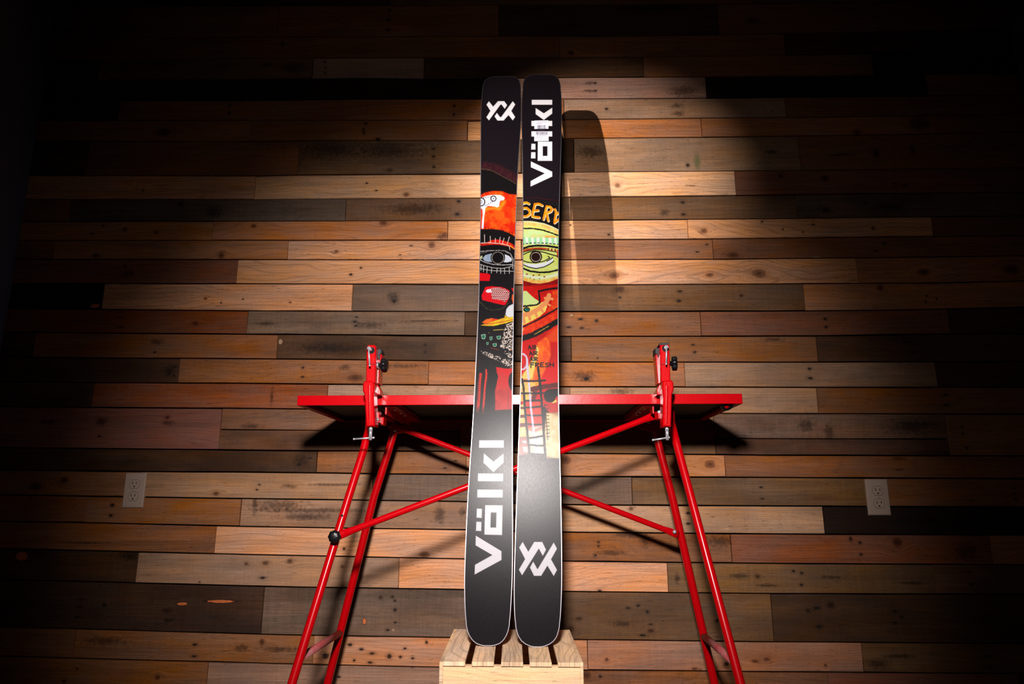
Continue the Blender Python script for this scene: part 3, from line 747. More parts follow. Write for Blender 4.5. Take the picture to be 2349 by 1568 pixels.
vise('red ski vise at the right end of the bench front, black cap on top', dict(
    post=[(1514, 790.8), (1535.5, 790), (1537, 834), (1538.5, 876), (1517, 876), (1515.5, 838)], post_x=(1515, 1537.5),
    arm=[(1520.5, 872), (1541, 871.5), (1545, 877), (1546, 892), (1542, 905), (1539.7, 978), (1520.6, 977), (1521.6, 913), (1519.6, 890)],
    rib=[(1529, 884), (1533, 884), (1531.5, 970), (1529, 970)],
    foot=(1507, 1522), side=[(1517.5, 872), (1521, 872), (1522, 905), (1507, 905), (1507, 893)],
    jaw=[(1502.5, 808), (1510, 806), (1513, 800), (1516, 802), (1517, 880), (1508.5, 880)],
    pad=[(1502.3, 799), (1507, 796), (1511, 797), (1514, 800), (1513.5, 815), (1511, 822), (1507, 812), (1503, 812)],
    cap=[(1511, 792), (1514.5, 785.5), (1535, 785.5), (1536, 790.5), (1514.5, 791)],
    knob=(1546.8, 833), hole=(1526.5, 799), tee=(1528.8, 795.4), tee_end=(1528.3, 834.5), rod=1529.5, bar=[(1498, 1008.7), (1534.5, 1003)],
    brk=[(1506, 950), (1520, 944), (1520, 960), (1508, 962)]), True)

# ------------------------------------------------------------------ crate
hz = -0.346
def on_z(px, py, h):
    d = ray(px, py); t = h / d.z; return Vector((d.x * t, d.y * t, HC + h))
YCF = on_z(1174, 1518, hz).y; YCB = on_z(1174, 1443, hz).y
fl = at(1008, 1518, YCF); fr = at(1338, 1518, YCF)
cw = fr.x - fl.x; cxm = (fl.x + fr.x) / 2
bl_ = on_z(1044, 1443, hz).x; br_ = on_z(1303, 1443, hz).x
crot = ((bl_ + br_) / 2 - cxm) / (YCB - YCF)
crate = thing('wooden_crate', (cxm, (YCF + YCB) / 2, 0), 'pale pine slatted crate standing upside down under the two skis', 'crate')
ZC = HC + hz
tk = 0.0078
def pine(seed, axes, tone=(248, 206, 162), rings=0.8, spots=()):
    return wood_mat('crate_pine', lin(tone), seed, rings, 0.0, 0.03, spots, 0.55, axes, 0.2)
shear = lambda y: (y - YCF) * crot
def cbox(name, x0, x1, y0, y1, z0, z1, mat, bev=0.0006):
    g_ = G(); g_.box((x0, y0, z0), (x1, y1, z1), bev)
    for v in g_.v: v.x += shear(v.y)
    return g_.build(name, mat, crate)
def fx(px): return at(px, 1520, YCF).x
ys = YCF
for i, (a, b) in enumerate(((1016.3, 1067), (1082, 1133), (1149.5, 1200), (1215, 1265.5), (1280, 1330.5))):
    cbox('top_slat', fx(a), fx(b), YCF - 0.001, YCB, ZC - 0.0085, ZC, pine(61 + i * 3.3, 'yx', [(244, 206, 172), (240, 200, 162), (240, 198, 158), (240, 202, 164), (244, 204, 164)][i], 0.9))
cbox('end_panel', fx(1016.3), fx(1330.5), YCF + 0.003, YCF + 0.020, 0.0, ZC - 0.0088, pine(80, 'xz', (252, 208, 160), 0.5))
cbox('end_panel', fx(1016.3), fx(1330.5), YCB - 0.022, YCB - 0.003, 0.0, ZC - 0.0088, pine(81, 'xz'))
for x0, x1, s_ in ((fl.x, fx(1016.3), 84), (fx(1330.5), fr.x, 87)):
    n_sl = 3; gap = 0.012; hh = (ZC - gap * (n_sl - 1)) / n_sl
    for k in range(n_sl):
        z1 = ZC - k * (hh + gap)
        cbox('side_slat', x0, x1, YCF, YCB, max(0, z1 - hh), z1, pine(s_ + k, 'yz', (248, 206, 162), 0.7))

# ------------------------------------------------------------------ skis
YT0 = 1.786
def ski_y(z):
    h = z - HC
    y = YT0 + 0.135 * (h - 0.25)
    if h < -0.16: y += 0.06 * (-0.16 - h) ** 2 * 1.0
    if h > 0.95: y += 0.27 * (h - 0.95) ** 2
    return y
def on_ski(px, py):
    d = ray(px, py); y = 1.8
    for _ in range(40):
        t = y / d.y; z = HC + d.z * t; y = 0.5 * y + 0.5 * ski_y(z)
    t = y / d.y
    return Vector((d.x * t, y, HC + d.z * t))
EL = [(175, 1135, 1175), (176.5, 1127, 1182), (179, 1120, 1186.5), (184, 1112.5, 1191.5), (191, 1108.5, 1193.8), (202, 1106.2, 1195.2), (214, 1105, 1195.9), (245, 1103.3, 1196.2), (277, 1102.6, 1195.8), (341, 1102.3, 1191.5), (405, 1102, 1187.6),
      (480, 1101.8, 1184.6), (563, 1100.6, 1182), (630, 1099, 1180.2), (690, 1097.5, 1179), (773, 1093.9, 1177.8), (909, 1087.5, 1176), (990, 1082.5, 1176), (1060, 1077.6, 1176.2), (1130, 1073.2, 1176.4), (1200, 1069.5, 1176.8), (1270, 1066.6, 1176.7),
      (1320, 1065, 1175.8), (1353, 1064.8, 1174.6), (1395, 1066, 1172.3), (1420, 1067.5, 1170.5), (1438, 1069.6, 1168.4), (1452, 1073.5, 1164.5), (1462, 1078.5, 1159.8), (1470, 1085, 1153.6), (1476, 1093, 1146), (1480, 1104, 1135), (1481.2, 1112, 1126)]
ER = [(171, 1223, 1263), (172.5, 1215, 1271), (175, 1209, 1276), (180, 1203.5, 1281), (188, 1200.3, 1284.6), (200, 1198.6, 1286.6), (214, 1197.6, 1287.8), (245, 1196.3, 1289), (277, 1196.2, 1289), (341, 1197.6, 1287.6), (405, 1198.8, 1285.6),
      (480, 1199.3, 1283.2), (563, 1199.2, 1282), (630, 1199, 1281.4), (690, 1198.7, 1281.1), (773, 1197, 1281), (909, 1192.8, 1282), (990, 1189.8, 1283.5), (1060, 1187.5, 1285.2), (1130, 1185, 1287), (1200, 1182.6, 1288.4), (1270, 1180.4, 1289.3),
      (1320, 1179, 1289.4), (1353, 1178.4, 1289), (1395, 1179.2, 1287.4), (1420, 1180.3, 1285.8), (1438, 1182.6, 1283.8), (1452, 1186, 1280.5), (1462, 1190.4, 1276.6), (1470, 1196, 1270.5), (1477, 1205, 1261.5), (1482, 1216, 1250), (1483.8, 1225, 1241)]

# ---- painter: graphics in photograph rows/columns, laid on the running base
class Paint:
    def __init__(s, PX, PY, base):
        s.x = PX.ravel(); s.y = PY.ravel(); s.c = np.tile(np.array(base, float), (s.x.size, 1)); s.sf = 1.0
        s.tf = lambda p: p; s.k = 1.0
    def frame(s, ox, oy, sc):
        s.k = 1 / sc; s.tf = lambda p: (ox + p[0] / sc, oy + p[1] / sc)
    def _dist(s, pts, closed, idx):
        x = s.x[idx]; y = s.y[idx]; d = np.full(x.size, 1e9)
        P = pts + [pts[0]] if closed else pts
        for (ax, ay), (bx, by) in zip(P[:-1], P[1:]):
            vx, vy = bx - ax, by - ay; L2 = vx * vx + vy * vy + 1e-12
            t = np.clip(((x - ax) * vx + (y - ay) * vy) / L2, 0, 1)
            d = np.minimum(d, np.hypot(x - ax - t * vx, y - ay - t * vy))
        return d
    def _apply(s, idx, a, col, al=1.0):
        a = np.clip(a, 0, 1)[:, None] * al
        if callable(col): col = col(s.x[idx], s.y[idx])
        s.c[idx] = s.c[idx] * (1 - a) + np.array(col, float) * a
    def _box(s, pts, m):
        xs = [p[0] for p in pts]; ys = [p[1] for p in pts]
        return np.nonzero((s.x > min(xs) - m) & (s.x < max(xs) + m) & (s.y > min(ys) - m) & (s.y < max(ys) + m))[0]
    def poly(s, pts, col, soft=1.0, al=1.0, rag=0.0):
        pts = [s.tf(p) for p in pts]; idx = s._box(pts, 2 + soft + rag)
        if idx.size == 0: return
        x = s.x[idx]; y = s.y[idx]; ins = np.zeros(x.size, bool)
        for (ax, ay), (bx, by) in zip(pts, pts[1:] + pts[:1]):
            c = ((ay > y) != (by > y))
            with np.errstate(divide='ignore', invalid='ignore'):
                xi = (bx - ax) * (y - ay) / (by - ay + 1e-12) + ax
            ins ^= c & (x < xi)
        d = s._dist(pts, True, idx); sd = np.where(ins, d, -d)
        if rag: sd = sd + rag * wob(x, y)
        s._apply(idx, 0.5 + sd / soft, col, al)
    def line(s, pts, w_, col, soft=1.0, al=1.0, rag=0.0, dash=None):
        pts = [s.tf(p) for p in pts]; r = w_ * s.k / 2; idx = s._box(pts, r + 2 + soft)
        if idx.size == 0: return
        d = s._dist(pts, False, idx)
        if rag: d = d + rag * wob(s.x[idx], s.y[idx])
        a = 0.5 + (r - d) / soft
        if dash: a = a * ((s.x[idx] % dash) < dash * 0.62)
        s._apply(idx, a, col, al)
    def ell(s, c, rx, ry, col, soft=1.0, al=1.0, ring=None):
        c = s.tf(c); rx *= s.k; ry *= s.k
        idx = np.nonzero((abs(s.x - c[0]) < rx + 4) & (abs(s.y - c[1]) < ry + 4))[0]
        if idx.size == 0: return
        rr = np.hypot((s.x[idx] - c[0]) / rx, (s.y[idx] - c[1]) / ry); sd = (1 - rr) * min(rx, ry)
        if ring: sd = ring * s.k / 2 - abs(sd)
        s._apply(idx, 0.5 + sd / soft, col, al)
def hsh(i, j, s=0):
    v = np.sin(i * 127.1 + j * 311.7 + s * 74.7) * 43758.5453; return v - np.floor(v)
def vnoise(x, y, sc, s=0):
    X = x / sc; Y = y / sc; i = np.floor(X); j = np.floor(Y); u = X - i; v = Y - j; u = u * u * (3 - 2 * u); v = v * v * (3 - 2 * v)
    return (hsh(i, j, s) * (1 - u) + hsh(i + 1, j, s) * u) * (1 - v) + (hsh(i, j + 1, s) * (1 - u) + hsh(i + 1, j + 1, s) * u) * v
def wob(x, y): return (vnoise(x, y, 2.2, 3) - 0.5) * 2
def blend(c1, c2, sc, s=0, sx=1.0, lo=0.3, hi=0.7):
    def f(x, y):
        t = np.clip((vnoise(x * sx, y, sc, s) * 0.65 + vnoise(x * sx, y, sc / 2.7, s + 5) * 0.35 - lo) / (hi - lo), 0, 1)[:, None]
        return np.array(c1) * (1 - t) + np.array(c2) * t
    return f
WH = (236, 232, 238); BK = (17, 13, 15)
def logo(P, A, B):
    P.poly(A, WH); P.poly(B, WH)

def art_left(P):
    P.frame(1040, 150, 3.92)
    A = [(320, 322), (358, 370), (402, 321), (458, 321), (484, 357), (462, 390), (434, 352), (424, 352), (320, 494), (297, 466), (333, 408), (298, 353)]
    logo(P, A, [(854 - x, 816 - y) for x, y in A])
    P.poly([(230, 880), (300, 868), (400, 890), (480, 930), (590, 985), (590, 1075), (500, 1025), (420, 985), (350, 945), (230, 925)], blend((44, 14, 24), (66, 26, 30), 5, 1, 2.5), 8, 0.8)
    P.line([(230, 928), (300, 934), (350, 946), (420, 985), (500, 1027), (590, 1080)], 9, (86, 64, 44), 1.5, 0.7, 0.6)
    P.poly([(230, 935), (350, 952), (420, 990), (500, 1032), (590, 1085), (590, 1150), (230, 1150)], BK, 1.5)
    P.frame(1060, 420, 5.6)
    P.poly([(200, 150), (240, 148), (300, 120), (400, 100), (520, 105), (600, 140), (720, 150), (720, 700), (690, 692), (600, 640), (500, 604), (400, 592), (200, 592)], blend((206, 34, 8), (250, 84, 16), 12, 2), 1, 1, 0.5)
    P.line([(300, 335), (420, 318), (480, 330), (540, 240)], 40, (255, 130, 24), 5, 0.9)
    P.line([(330, 420), (350, 560)], 30, (190, 30, 8), 5, 0.5); P.line([(620, 300), (640, 600)], 40, (196, 28, 8), 5, 0.5)
    P.line([(238, 128), (300, 112), (400, 96), (520, 100), (600, 136), (715, 146)], 8, (120, 20, 8), 1, 0.5, 0.5)
    P.poly([(220, 192), (330, 158), (400, 150), (500, 152), (548, 185), (540, 215), (490, 225), (480, 260), (475, 300), (450, 312), (420, 300), (330, 290), (300, 320), (297, 360), (285, 420), (275, 582), (250, 582), (255, 500), (265, 400), (258, 330), (220, 318)], (226, 222, 236), 1, 1, 0.3)
    P.ell((403, 197), 33, 33, BK, 1, 1, 12); P.ell((403, 197), 8, 8, BK)
    P.ell((240, 240), 52, 52, BK, 1, 1, 13); P.ell((240, 240), 18, 18, BK, 1, .6, 8)
    P.line([(265, 188), (400, 168)], 8, BK, 1, 1, 0, 4); P.line([(295, 290), (400, 235)], 8, BK, 1, 1, 0, 4)
    for k in range(10):
        x = 300 + k * 38; P.line([(x, 560 + k * 7 + (k % 2) * 10), (x + 3, 600 + k * 9)], 7, BK, 1)
    P.poly([(200, 592), (400, 590), (500, 602), (600, 640), (690, 690), (700, 860), (620, 800), (480, 800), (200, 800)], BK, 1, 1, 0.4)
    P.poly([(200, 775), (300, 768), (380, 728), (480, 722), (560, 745), (620, 765), (700, 812), (700, 868), (640, 835), (600, 812), (480, 790), (350, 790), (200, 812)], blend((220, 40, 16), (190, 20, 12), 9, 4), 1, 1, 0.4)
    P.line([(620, 800), (690, 860)], 12, (240, 170, 50))
    for a, b in (((288, 660), (290, 765)), ((362, 680), (365, 765)), ((428, 708), (428, 762)), ((490, 693), (480, 768)), ((540, 705), (518, 772)), ((608, 688), (580, 782))):
        P.line([a, b], 8, (226, 206, 196))
    P.line([(220, 768), (350, 765), (480, 774), (560, 790), (606, 806), (620, 900)], 9, (232, 208, 190), 1, 1, 0.3)
    P.poly([(200, 812), (350, 800), (500, 800), (600, 820), (612, 860), (690, 880), (690, 1145), (200, 1145)], BK, 1.2)
    P.line([(200, 880), (330, 868), (480, 862), (560, 870), (620, 905), (655, 975), (650, 1040)], 8, (215, 205, 200), 1, .9, 0.4)
    P.line([(240, 900), (320, 885)], 5, (200, 195, 190), 1, .7); P.line([(560, 885), (600, 900)], 5, (200, 195, 190), 1, .7)
    P.poly([(228, 945), (260, 925), (262, 960), (228, 985)], (200, 205, 160))
    P.poly([(262, 965), (300, 922), (390, 898), (378, 940), (372, 970), (385, 1012), (330, 1012), (290, 1000)], blend((150, 168, 192), (176, 196, 216), 8), 1)
    P.poly([(548, 912), (600, 932), (642, 968), (636, 1002), (580, 1017), (520, 1012), (552, 960)], (216, 222, 234), 1)
    P.ell((460, 955), 92, 88, BK); P.ell((460, 958), 76, 74, (200, 186, 172), 1, 1, 6); P.ell((460, 953), 68, 66, BK)
    P.line([(235, 985), (300, 1018), (400, 1042), (520, 1050), (655, 1045)], 8, (220, 216, 214), 1, 1, 0.3)
    P.line([(222, 1038), (290, 1060), (400, 1086), (520, 1094), (600, 1078), (680, 1052)], 7, (214, 210, 206))
    P.line([(222, 1090), (300, 1110), (380, 1122), (500, 1126), (680, 1132)], 7, (214, 210, 206))
    for i, x in enumerate((246, 278, 322, 380, 450, 495, 545, 605, 650)):
        y0 = (1046, 1056, 1070, 1082, 1092, 1094, 1090, 1078, 1066)[i]
        P.line([(x, y0), (x - 4 + (6 if i > 4 else 0), (1120, 1135, 1150, 1155, 1150, 1160, 1162, 1158, 1100)[i])], 8, (214, 210, 206))
    P.poly([(200, 1148), (335, 1160), (365, 1180), (352, 1256), (200, 1252)], (226, 4, 20))
    P.poly([(300, 1330), (380, 1322), (520, 1335), (600, 1370), (612, 1400), (600, 1480), (560, 1558), (540, 1567), (420, 1540), (260, 1500), (250, 1440)], (226, 8, 24), 1, 1, .3)
    def net(x, y):
        u = (x - 1060) * 5.6; v = (y - 420) * 5.6
        row = np.floor(v / 17); m = ((v % 17) > 5) & (((u + row * 11) % 26) > 7)
        return np.where(m[:, None], np.array((120, 6, 18)), np.array((244, 190, 186)))
    P.poly([(380, 1345), (470, 1338), (560, 1360), (612, 1400), (600, 1470), (550, 1530), (500, 1500), (385, 1490), (372, 1400)], net, 1)
    P.poly([(300, 1390), (320, 1365), (375, 1355), (378, 1400), (330, 1408)], (236, 228, 236))
    P.poly([(632, 1345), (670, 1345), (664, 1400), (650, 1392)], (214, 24, 20)); P.poly([(645, 1425), (672, 1428), (672, 1570), (652, 1540), (636, 1480)], (236, 90, 30))
    P.frame(1060, 630, 5.6)
    P.line([(215, 330), (260, 380), (310, 430), (380, 455), (500, 440), (560, 405), (605, 345)], 9, (78, 78, 38), 1.5, .8, .6)
    P.poly([(568, 440), (600, 400), (670, 365), (670, 560), (600, 560), (556, 512)], (222, 226, 232), 2)
    P.poly([(548, 520), (600, 545), (670, 535), (670, 590), (550, 625), (400, 658), (230, 650), (300, 628), (400, 592), (480, 568), (545, 550)], blend((232, 210, 40), (226, 170, 40), 8), 1, 1, .4)
    P.poly([(255, 612), (310, 570), (380, 555), (440, 565), (480, 572), (400, 600), (300, 630)], blend((226, 48, 22), (236, 110, 30), 6), 1.4, 1, .5)
    P.line([(300, 632), (480, 612), (670, 572)], 10, (208, 70, 20))
    P.line([(405, 710), (528, 702)], 10, (190, 170, 70)); P.line([(340, 740), (350, 750)], 10, (150, 150, 60), 1, .6)
    for (cx, cy, a, b) in ((273, 793, 30, 34), (370, 815, 20, 24), (470, 805, 30, 24), (325, 880, 16, 18), (418, 900, 28, 23)):
        q = [(cx - a, cy - b * .7), (cx + a * .9, cy - b), (cx + a, cy + b * .2), (cx + a * .5, cy + b), (cx - a * .6, cy + b * .9)]
        P.poly(q, (158, 196, 168)); P.poly([(cx + (x - cx) * .68, cy + (y - cy) * .68) for x, y in q], (18, 104, 78))
    def lace(x, y):
        n = vnoise(x + 0.6 * y, y, 1.7, 9); return np.where((n > 0.52)[:, None], np.array((214, 196, 184)), np.array(BK))
    P.poly([(560, 640), (600, 612), (670, 600), (670, 960), (600, 975), (505, 930), (520, 780)], lace, 2, 1, 1.2)
    P.ell((503, 915), 14, 16, (226, 214, 206)); P.ell((628, 965), 12, 6, (220, 120, 40))
    P.poly([(235, 980), (290, 985), (450, 1040), (560, 1080), (670, 1100), (670, 1200), (560, 1165), (480, 1110), (380, 1075), (280, 1022)], lace, 2, 1, 1.2)
    P.poly([(530, 985), (560, 975), (670, 1040), (670, 1090), (600, 1060)], lace, 2, 1, 1.2)
    P.line([(370, 938), (470, 962)], 7, (186, 60, 40), 1, .8)
    P.frame(1050, 840, 5.227)
    P.ell((245, -30), 40, 50, (44, 16, 18), 6, .6)
    P.poly([(460, 8), (500, 14), (600, 28), (680, 10), (680, 512), (560, 515), (450, 523), (452, 400), (448, 300), (470, 200), (484, 120), (470, 80)], blend((226, 8, 22), (206, 40, 36), 14, 6, 1, .2, .6), 1, 1, .5)
    P.poly([(455, 270), (680, 240), (680, 512), (560, 515), (450, 523)], blend((206, 46, 42), (176, 34, 34), 12, 8), 8, .75)
    P.line([(610, 300), (600, 500)], 20, (150, 30, 30), 4, .5)
    P.ell((662, 178), 54, 110, BK, 1.2)
    P.line([(340, 40), (344, 110), (325, 250), (316, 380), (302, 560)], 24, (214, 46, 34), 1.5, 1, .5)
    P.line([(275, 95), (262, 200), (256, 330), (250, 430), (240, 540)], 34, (206, 44, 34), 1.5, 1, .5)
    for k in range(12):
        y = 110 + k * 26; P.line([(228, y), (256 - k, y + 3)], 9, BK)
    P.line([(236, 100), (222, 400), (214, 520)], 14, BK, 2)
    P.line([(312, 50), (298, 200), (284, 330), (270, 560)], 20, BK, 1.4)
    for k in range(22): P.ell((309 - k * 1.7, 70 + k * 16), 4, 4, (130, 40, 36), 1, .8)
    P.poly([(200, 500), (350, 500), (350, 600), (200, 600)], (18, 13, 15), 12, .6)
    # lettering
    P.poly([(257, 885), (553, 885), (553, 974), (256, 975)], WH)
    P.poly([(313, 1040), (428, 1142), (550, 1045), (550, 1150), (427, 1266), (309, 1155)], WH)
    P.poly([(244, 1282), (545, 1285), (543, 1376), (242, 1375)], WH); P.poly([(236, 1475), (540, 1478), (538, 1570), (234, 1570)], WH)
    P.frame(1030, 1130, 3.58)
    P.poly([(297, 100), (440, 102), (436, 346), (290, 342)], WH); P.poly([(344, 160), (390, 161), (387, 284), (340, 283)], P.base)
    P.poly([(229, 128), (271, 130), (269, 205), (226, 203)], WH); P.poly([(225, 236), (267, 238), (265, 313), (221, 311)], WH)
    P.poly([(220, 350), (431, 478), (431, 550), (210, 670), (213, 590), (356, 510), (218, 430)], WH)

def letters(P, txt, x, y, h, w_, lw, col):
    D = {'A': [[(0, 1), (.5, 0), (1, 1)], [(.2, .62), (.8, .62)]], 'I': [[(.5, 0), (.5, 1)]],
         'R': [[(0, 1), (0, 0), (.8, .1), (.8, .42), (0, .5), (.9, 1)]], 'F': [[(0, 1.25), (0, 0), (.9, 0)], [(0, .5), (.7, .5)]],
         'E': [[(.9, 0), (0, 0), (0, 1), (.9, 1)], [(0, .5), (.7, .5)]], 'S': [[(.9, .05), (.2, .1), (.1, .42), (.85, .6), (.8, .95), (0, 1)]],
         'H': [[(0, 0), (0, 1)], [(1, 0), (1, 1)], [(0, .5), (1, .5)]]}
    for i, ch in enumerate(txt):
        ww = w_ * (0.3 if ch == 'I' else 0.75)
        for st in D[ch]: P.line([(x + a * ww, y + b * h) for a, b in st], lw, col, 1, 1, .25)
        x += w_ * (0.55 if ch == 'I' else 1.02)

def art_right(P):
    P.frame(1040, 150, 3.92)
    P.poly([(705, 309), (889, 309), (889, 353), (705, 353)], WH)
    P.poly([(740, 382), (814, 430), (889, 380), (889, 432), (813, 490), (740, 438)], WH)
    P.poly([(702, 498), (889, 498), (889, 545), (702, 545)], WH); P.poly([(702, 592), (889, 592), (889, 639), (702, 639)], WH)
    P.poly([(760, 684), (889, 684), (889, 857), (758, 857)], WH); P.poly([(804, 726), (846, 726), (846, 813), (804, 813)], P.base)
    P.poly([(702, 704), (738, 704), (738, 756), (700, 756)], WH); P.poly([(700, 780), (738, 780), (738, 835), (698, 835)], WH)
    P.poly([(697, 862), (889, 955), (889, 998), (694, 1088), (695, 1040), (822, 970), (697, 915)], WH)
    P.frame(1060, 420, 5.6)
    P.poly([(750, 225), (1260, 225), (1260, 620), (750, 500)], BK, 1)
    P.line([(830, 188), (950, 186), (1100, 208), (1250, 228)], 8, (74, 14, 22), 2, .8)
    for k in range(10):
        for yy in (235 + k * 3, 320 + (k % 3) * 30, 455 + (k % 2) * 8): P.ell((800 + k * 48, yy), 19, 19, (66, 60, 60), 1, .55, 5)
    SE = [[(760, 268), (800, 250), (830, 248), (858, 262)], [(760, 322), (830, 318), (868, 350), (868, 395), (835, 422), (760, 430)],
          [(935, 270), (915, 350), (900, 420)], [(935, 268), (985, 264), (1028, 284)], [(920, 352), (975, 348)], [(900, 424), (940, 434), (990, 438)],
          [(1086, 298), (1066, 380), (1046, 462)], [(1086, 298), (1130, 302), (1156, 330), (1138, 362), (1076, 388)], [(1086, 388), (1106, 480)],
          [(1192, 335), (1206, 370), (1186, 505)], [(1186, 505), (1260, 450)], [(1206, 400), (1260, 372)]]
    for st in SE: P.line([(x + 5, y + 7) for x, y in st], 30, (250, 226, 200))
    for st in SE: P.line(st, 27, blend((238, 122, 10), (244, 148, 22), 5))
    # face
    P.poly([(750, 487), (900, 488), (1050, 515), (1150, 552), (1260, 610), (1260, 1300), (750, 1300)], blend((204, 214, 104), (212, 222, 128), 14, 3), 1, 1, .3)
    P.line([(760, 512), (900, 520), (1060, 548), (1260, 640)], 50, blend((222, 168, 90), (208, 200, 120), 7, 4), 5, .85)
    P.line([(760, 492), (900, 494), (1050, 520), (1150, 556), (1260, 612)], 12, (214, 220, 190), 1.5, .9)
    P.line([(760, 582), (900, 580), (1040, 602), (1140, 636), (1260, 680)], 17, BK, 1, 1, .5)
    P.poly([(750, 600), (900, 600), (1060, 630), (1250, 690), (1250, 770), (750, 770)], blend((200, 218, 140), (196, 224, 160), 9), 3, .9)
    P.line([(1080, 688), (1160, 692), (1260, 712)], 34, (226, 158, 66), 4, .9); P.line([(880, 690), (1080, 672)], 14, (222, 190, 110), 4, .6)
    for i, x in enumerate((765, 800, 830, 868, 905, 940, 975, 1010, 1050, 1088, 1130, 1165, 1200, 1230)):
        P.line([(x, 712), (x + 4, 772)], 34, (148, 214, 160) if i % 2 else (222, 232, 226), 2, .9)
    P.line([(760, 792), (840, 772), (940, 766), (1050, 768), (1150, 778), (1260, 786)], 10, BK, 1, 1, .3, 9)
    P.line([(760, 858), (800, 832), (860, 812), (960, 800), (1100, 806), (1260, 832)], 26, BK, 1, 1, .3)
    P.poly([(760, 862), (830, 838), (900, 828), (1000, 824), (1095, 832), (1095, 852), (900, 858), (760, 890)], blend((158, 48, 18), (190, 84, 30), 6), 1)
    for i in range(6): P.poly([(1098 + i * 22, 832 + i * 3), (1118 + i * 22, 834 + i * 3), (1118 + i * 22, 868 + i * 3), (1098 + i * 22, 862 + i * 3)], (226, 190, 110) if i % 2 else (120, 40, 16))
    P.line([(1226, 862), (1228, 950)], 18, (196, 60, 26))
    P.line([(760, 898), (820, 874), (930, 852), (1060, 858), (1150, 872), (1216, 886)], 11, BK)
    P.poly([(750, 905), (930, 866), (1060, 866), (1215, 890), (1215, 940), (1120, 908), (1050, 884), (930, 872), (840, 893), (750, 940)], (206, 218, 120), 1)
    P.line([(760, 930), (800, 910), (845, 888), (930, 868), (1050, 886), (1120, 908), (1260, 948)], 13, BK)
    P.ell((948, 945), 80, 78, BK); P.ell((948, 947), 60, 58, (226, 202, 172), 1, 1, 7); P.ell((944, 945), 54, 52, (34, 14, 14))
    P.poly([(760, 1028), (860, 1034), (950, 1040), (1080, 1015), (1165, 958), (1172, 1000), (1110, 1042), (1030, 1080), (950, 1094), (860, 1075), (760, 1036)], (226, 230, 236), 1)
    P.line([(760, 988), (850, 1016), (950, 1023), (1050, 1002), (1128, 960), (1105, 938)], 12, BK); P.line([(1090, 1000), (1140, 975), (1165, 952)], 12, BK)
    P.line([(760, 1036), (860, 1078), (950, 1096), (1050, 1076), (1120, 1042), (1178, 1000)], 12, BK)
    P.line([(760, 1084), (870, 1128), (1000, 1146), (1120, 1140), (1260, 1106)], 22, BK, 1, 1, .4)
    P.line([(760, 1168), (900, 1205), (1000, 1215), (1120, 1200), (1260, 1160)], 36, (222, 232, 206), 4, .9)
    P.line([(760, 1222), (900, 1256), (1000, 1266), (1120, 1250), (1260, 1205)], 40, blend((230, 158, 66), (236, 200, 110), 6), 5, .95)
    for c in ((833, 1168), (917, 1185), (990, 1178), (1057, 1200)): P.ell(c, 12, 9, (150, 40, 20))
    for c in ((877, 1215), (925, 1235), (995, 1225)): P.ell(c, 7, 6, (60, 60, 30))
    P.poly([(750, 1235), (800, 1255), (900, 1282), (1000, 1290), (1120, 1268), (1260, 1218), (1260, 1700), (750, 1700)], blend((206, 18, 10), (190, 10, 10), 12), 1.5, 1, .5)
    P.line([(760, 1278), (900, 1318), (1000, 1328), (1120, 1306), (1260, 1248)], 64, blend((118, 6, 8), (146, 8, 10), 8), 2)
    P.frame(1060, 630, 5.6)
    P.poly([(750, 150), (1260, 120), (1260, 900), (750, 900)], blend((208, 20, 12), (186, 14, 10), 14), 3)
    P.poly([(1160, 210), (1260, 180), (1260, 450), (1080, 480), (1150, 360)], blend((232, 84, 24), (214, 50, 16), 8), 3)
    P.poly([(750, 205), (830, 208), (880, 258), (930, 302), (1000, 345), (985, 378), (900, 388), (750, 396)], (202, 222, 140), 1)
    P.poly([(750, 400), (880, 400), (1000, 370), (1050, 340), (1095, 400), (1070, 470), (1000, 535), (900, 590), (750, 668)], blend((232, 216, 108), (236, 204, 90), 8), 1.2, 1, .5)
    P.line([(750, 525), (880, 495), (980, 440), (1060, 375), (1100, 320), (1118, 262)], 58, (228, 146, 88), 1.2, 1, .5)
    for a, b in (((790, 560), (800, 610)), ((860, 520), (872, 570)), ((940, 480), (958, 530)), ((1010, 430), (1036, 470))): P.line([a, b], 36, (228, 146, 88), 1)
    P.line([(1066, 300), (1160, 310)], 34, (228, 146, 88)); P.line([(1090, 370), (1130, 392)], 26, (228, 146, 88))
    P.line([(985, 212), (996, 300), (996, 360), (960, 385), (880, 394), (750, 408)], 21, BK, 1, 1, .5)
    P.line([(985, 212), (1100, 186), (1260, 166)], 24, BK, 1, 1, .5)
    P.ell((830, 446), 42, 32, BK); P.ell((832, 446), 28, 20, (26, 120, 100)); P.ell((836, 440), 10, 8, (60, 40, 36))
    P.line([(750, 682), (900, 622), (1050, 532), (1260, 412)], 20, BK, 1, 1, .6)
    P.poly([(750, 690), (1050, 558), (1260, 450), (1260, 540), (1000, 700), (750, 800)], blend((238, 70, 18), (214, 40, 14), 9), 1.5, 1, .6)
    P.poly([(750, 680), (800, 690), (770, 740), (750, 745)], (236, 150, 90), 1)
    P.line([(740, 826), (900, 776), (1050, 700), (1260, 580)], 72, BK, 1.4, 1, 1.2)
    P.line([(930, 765), (1110, 660)], 9, (206, 180, 70), 1, .9, .4)
    P.poly([(1000, 870), (1080, 790), (1180, 690), (1260, 640), (1260, 900), (1180, 1000), (1100, 900)], (232, 90, 20), 10, .7)
    P.frame(1060, 630, 5.6)
    P.poly([(750, 860), (1260, 860), (1260, 1700), (750, 1700)], blend((216, 14, 14), (200, 16, 12), 12), 6)
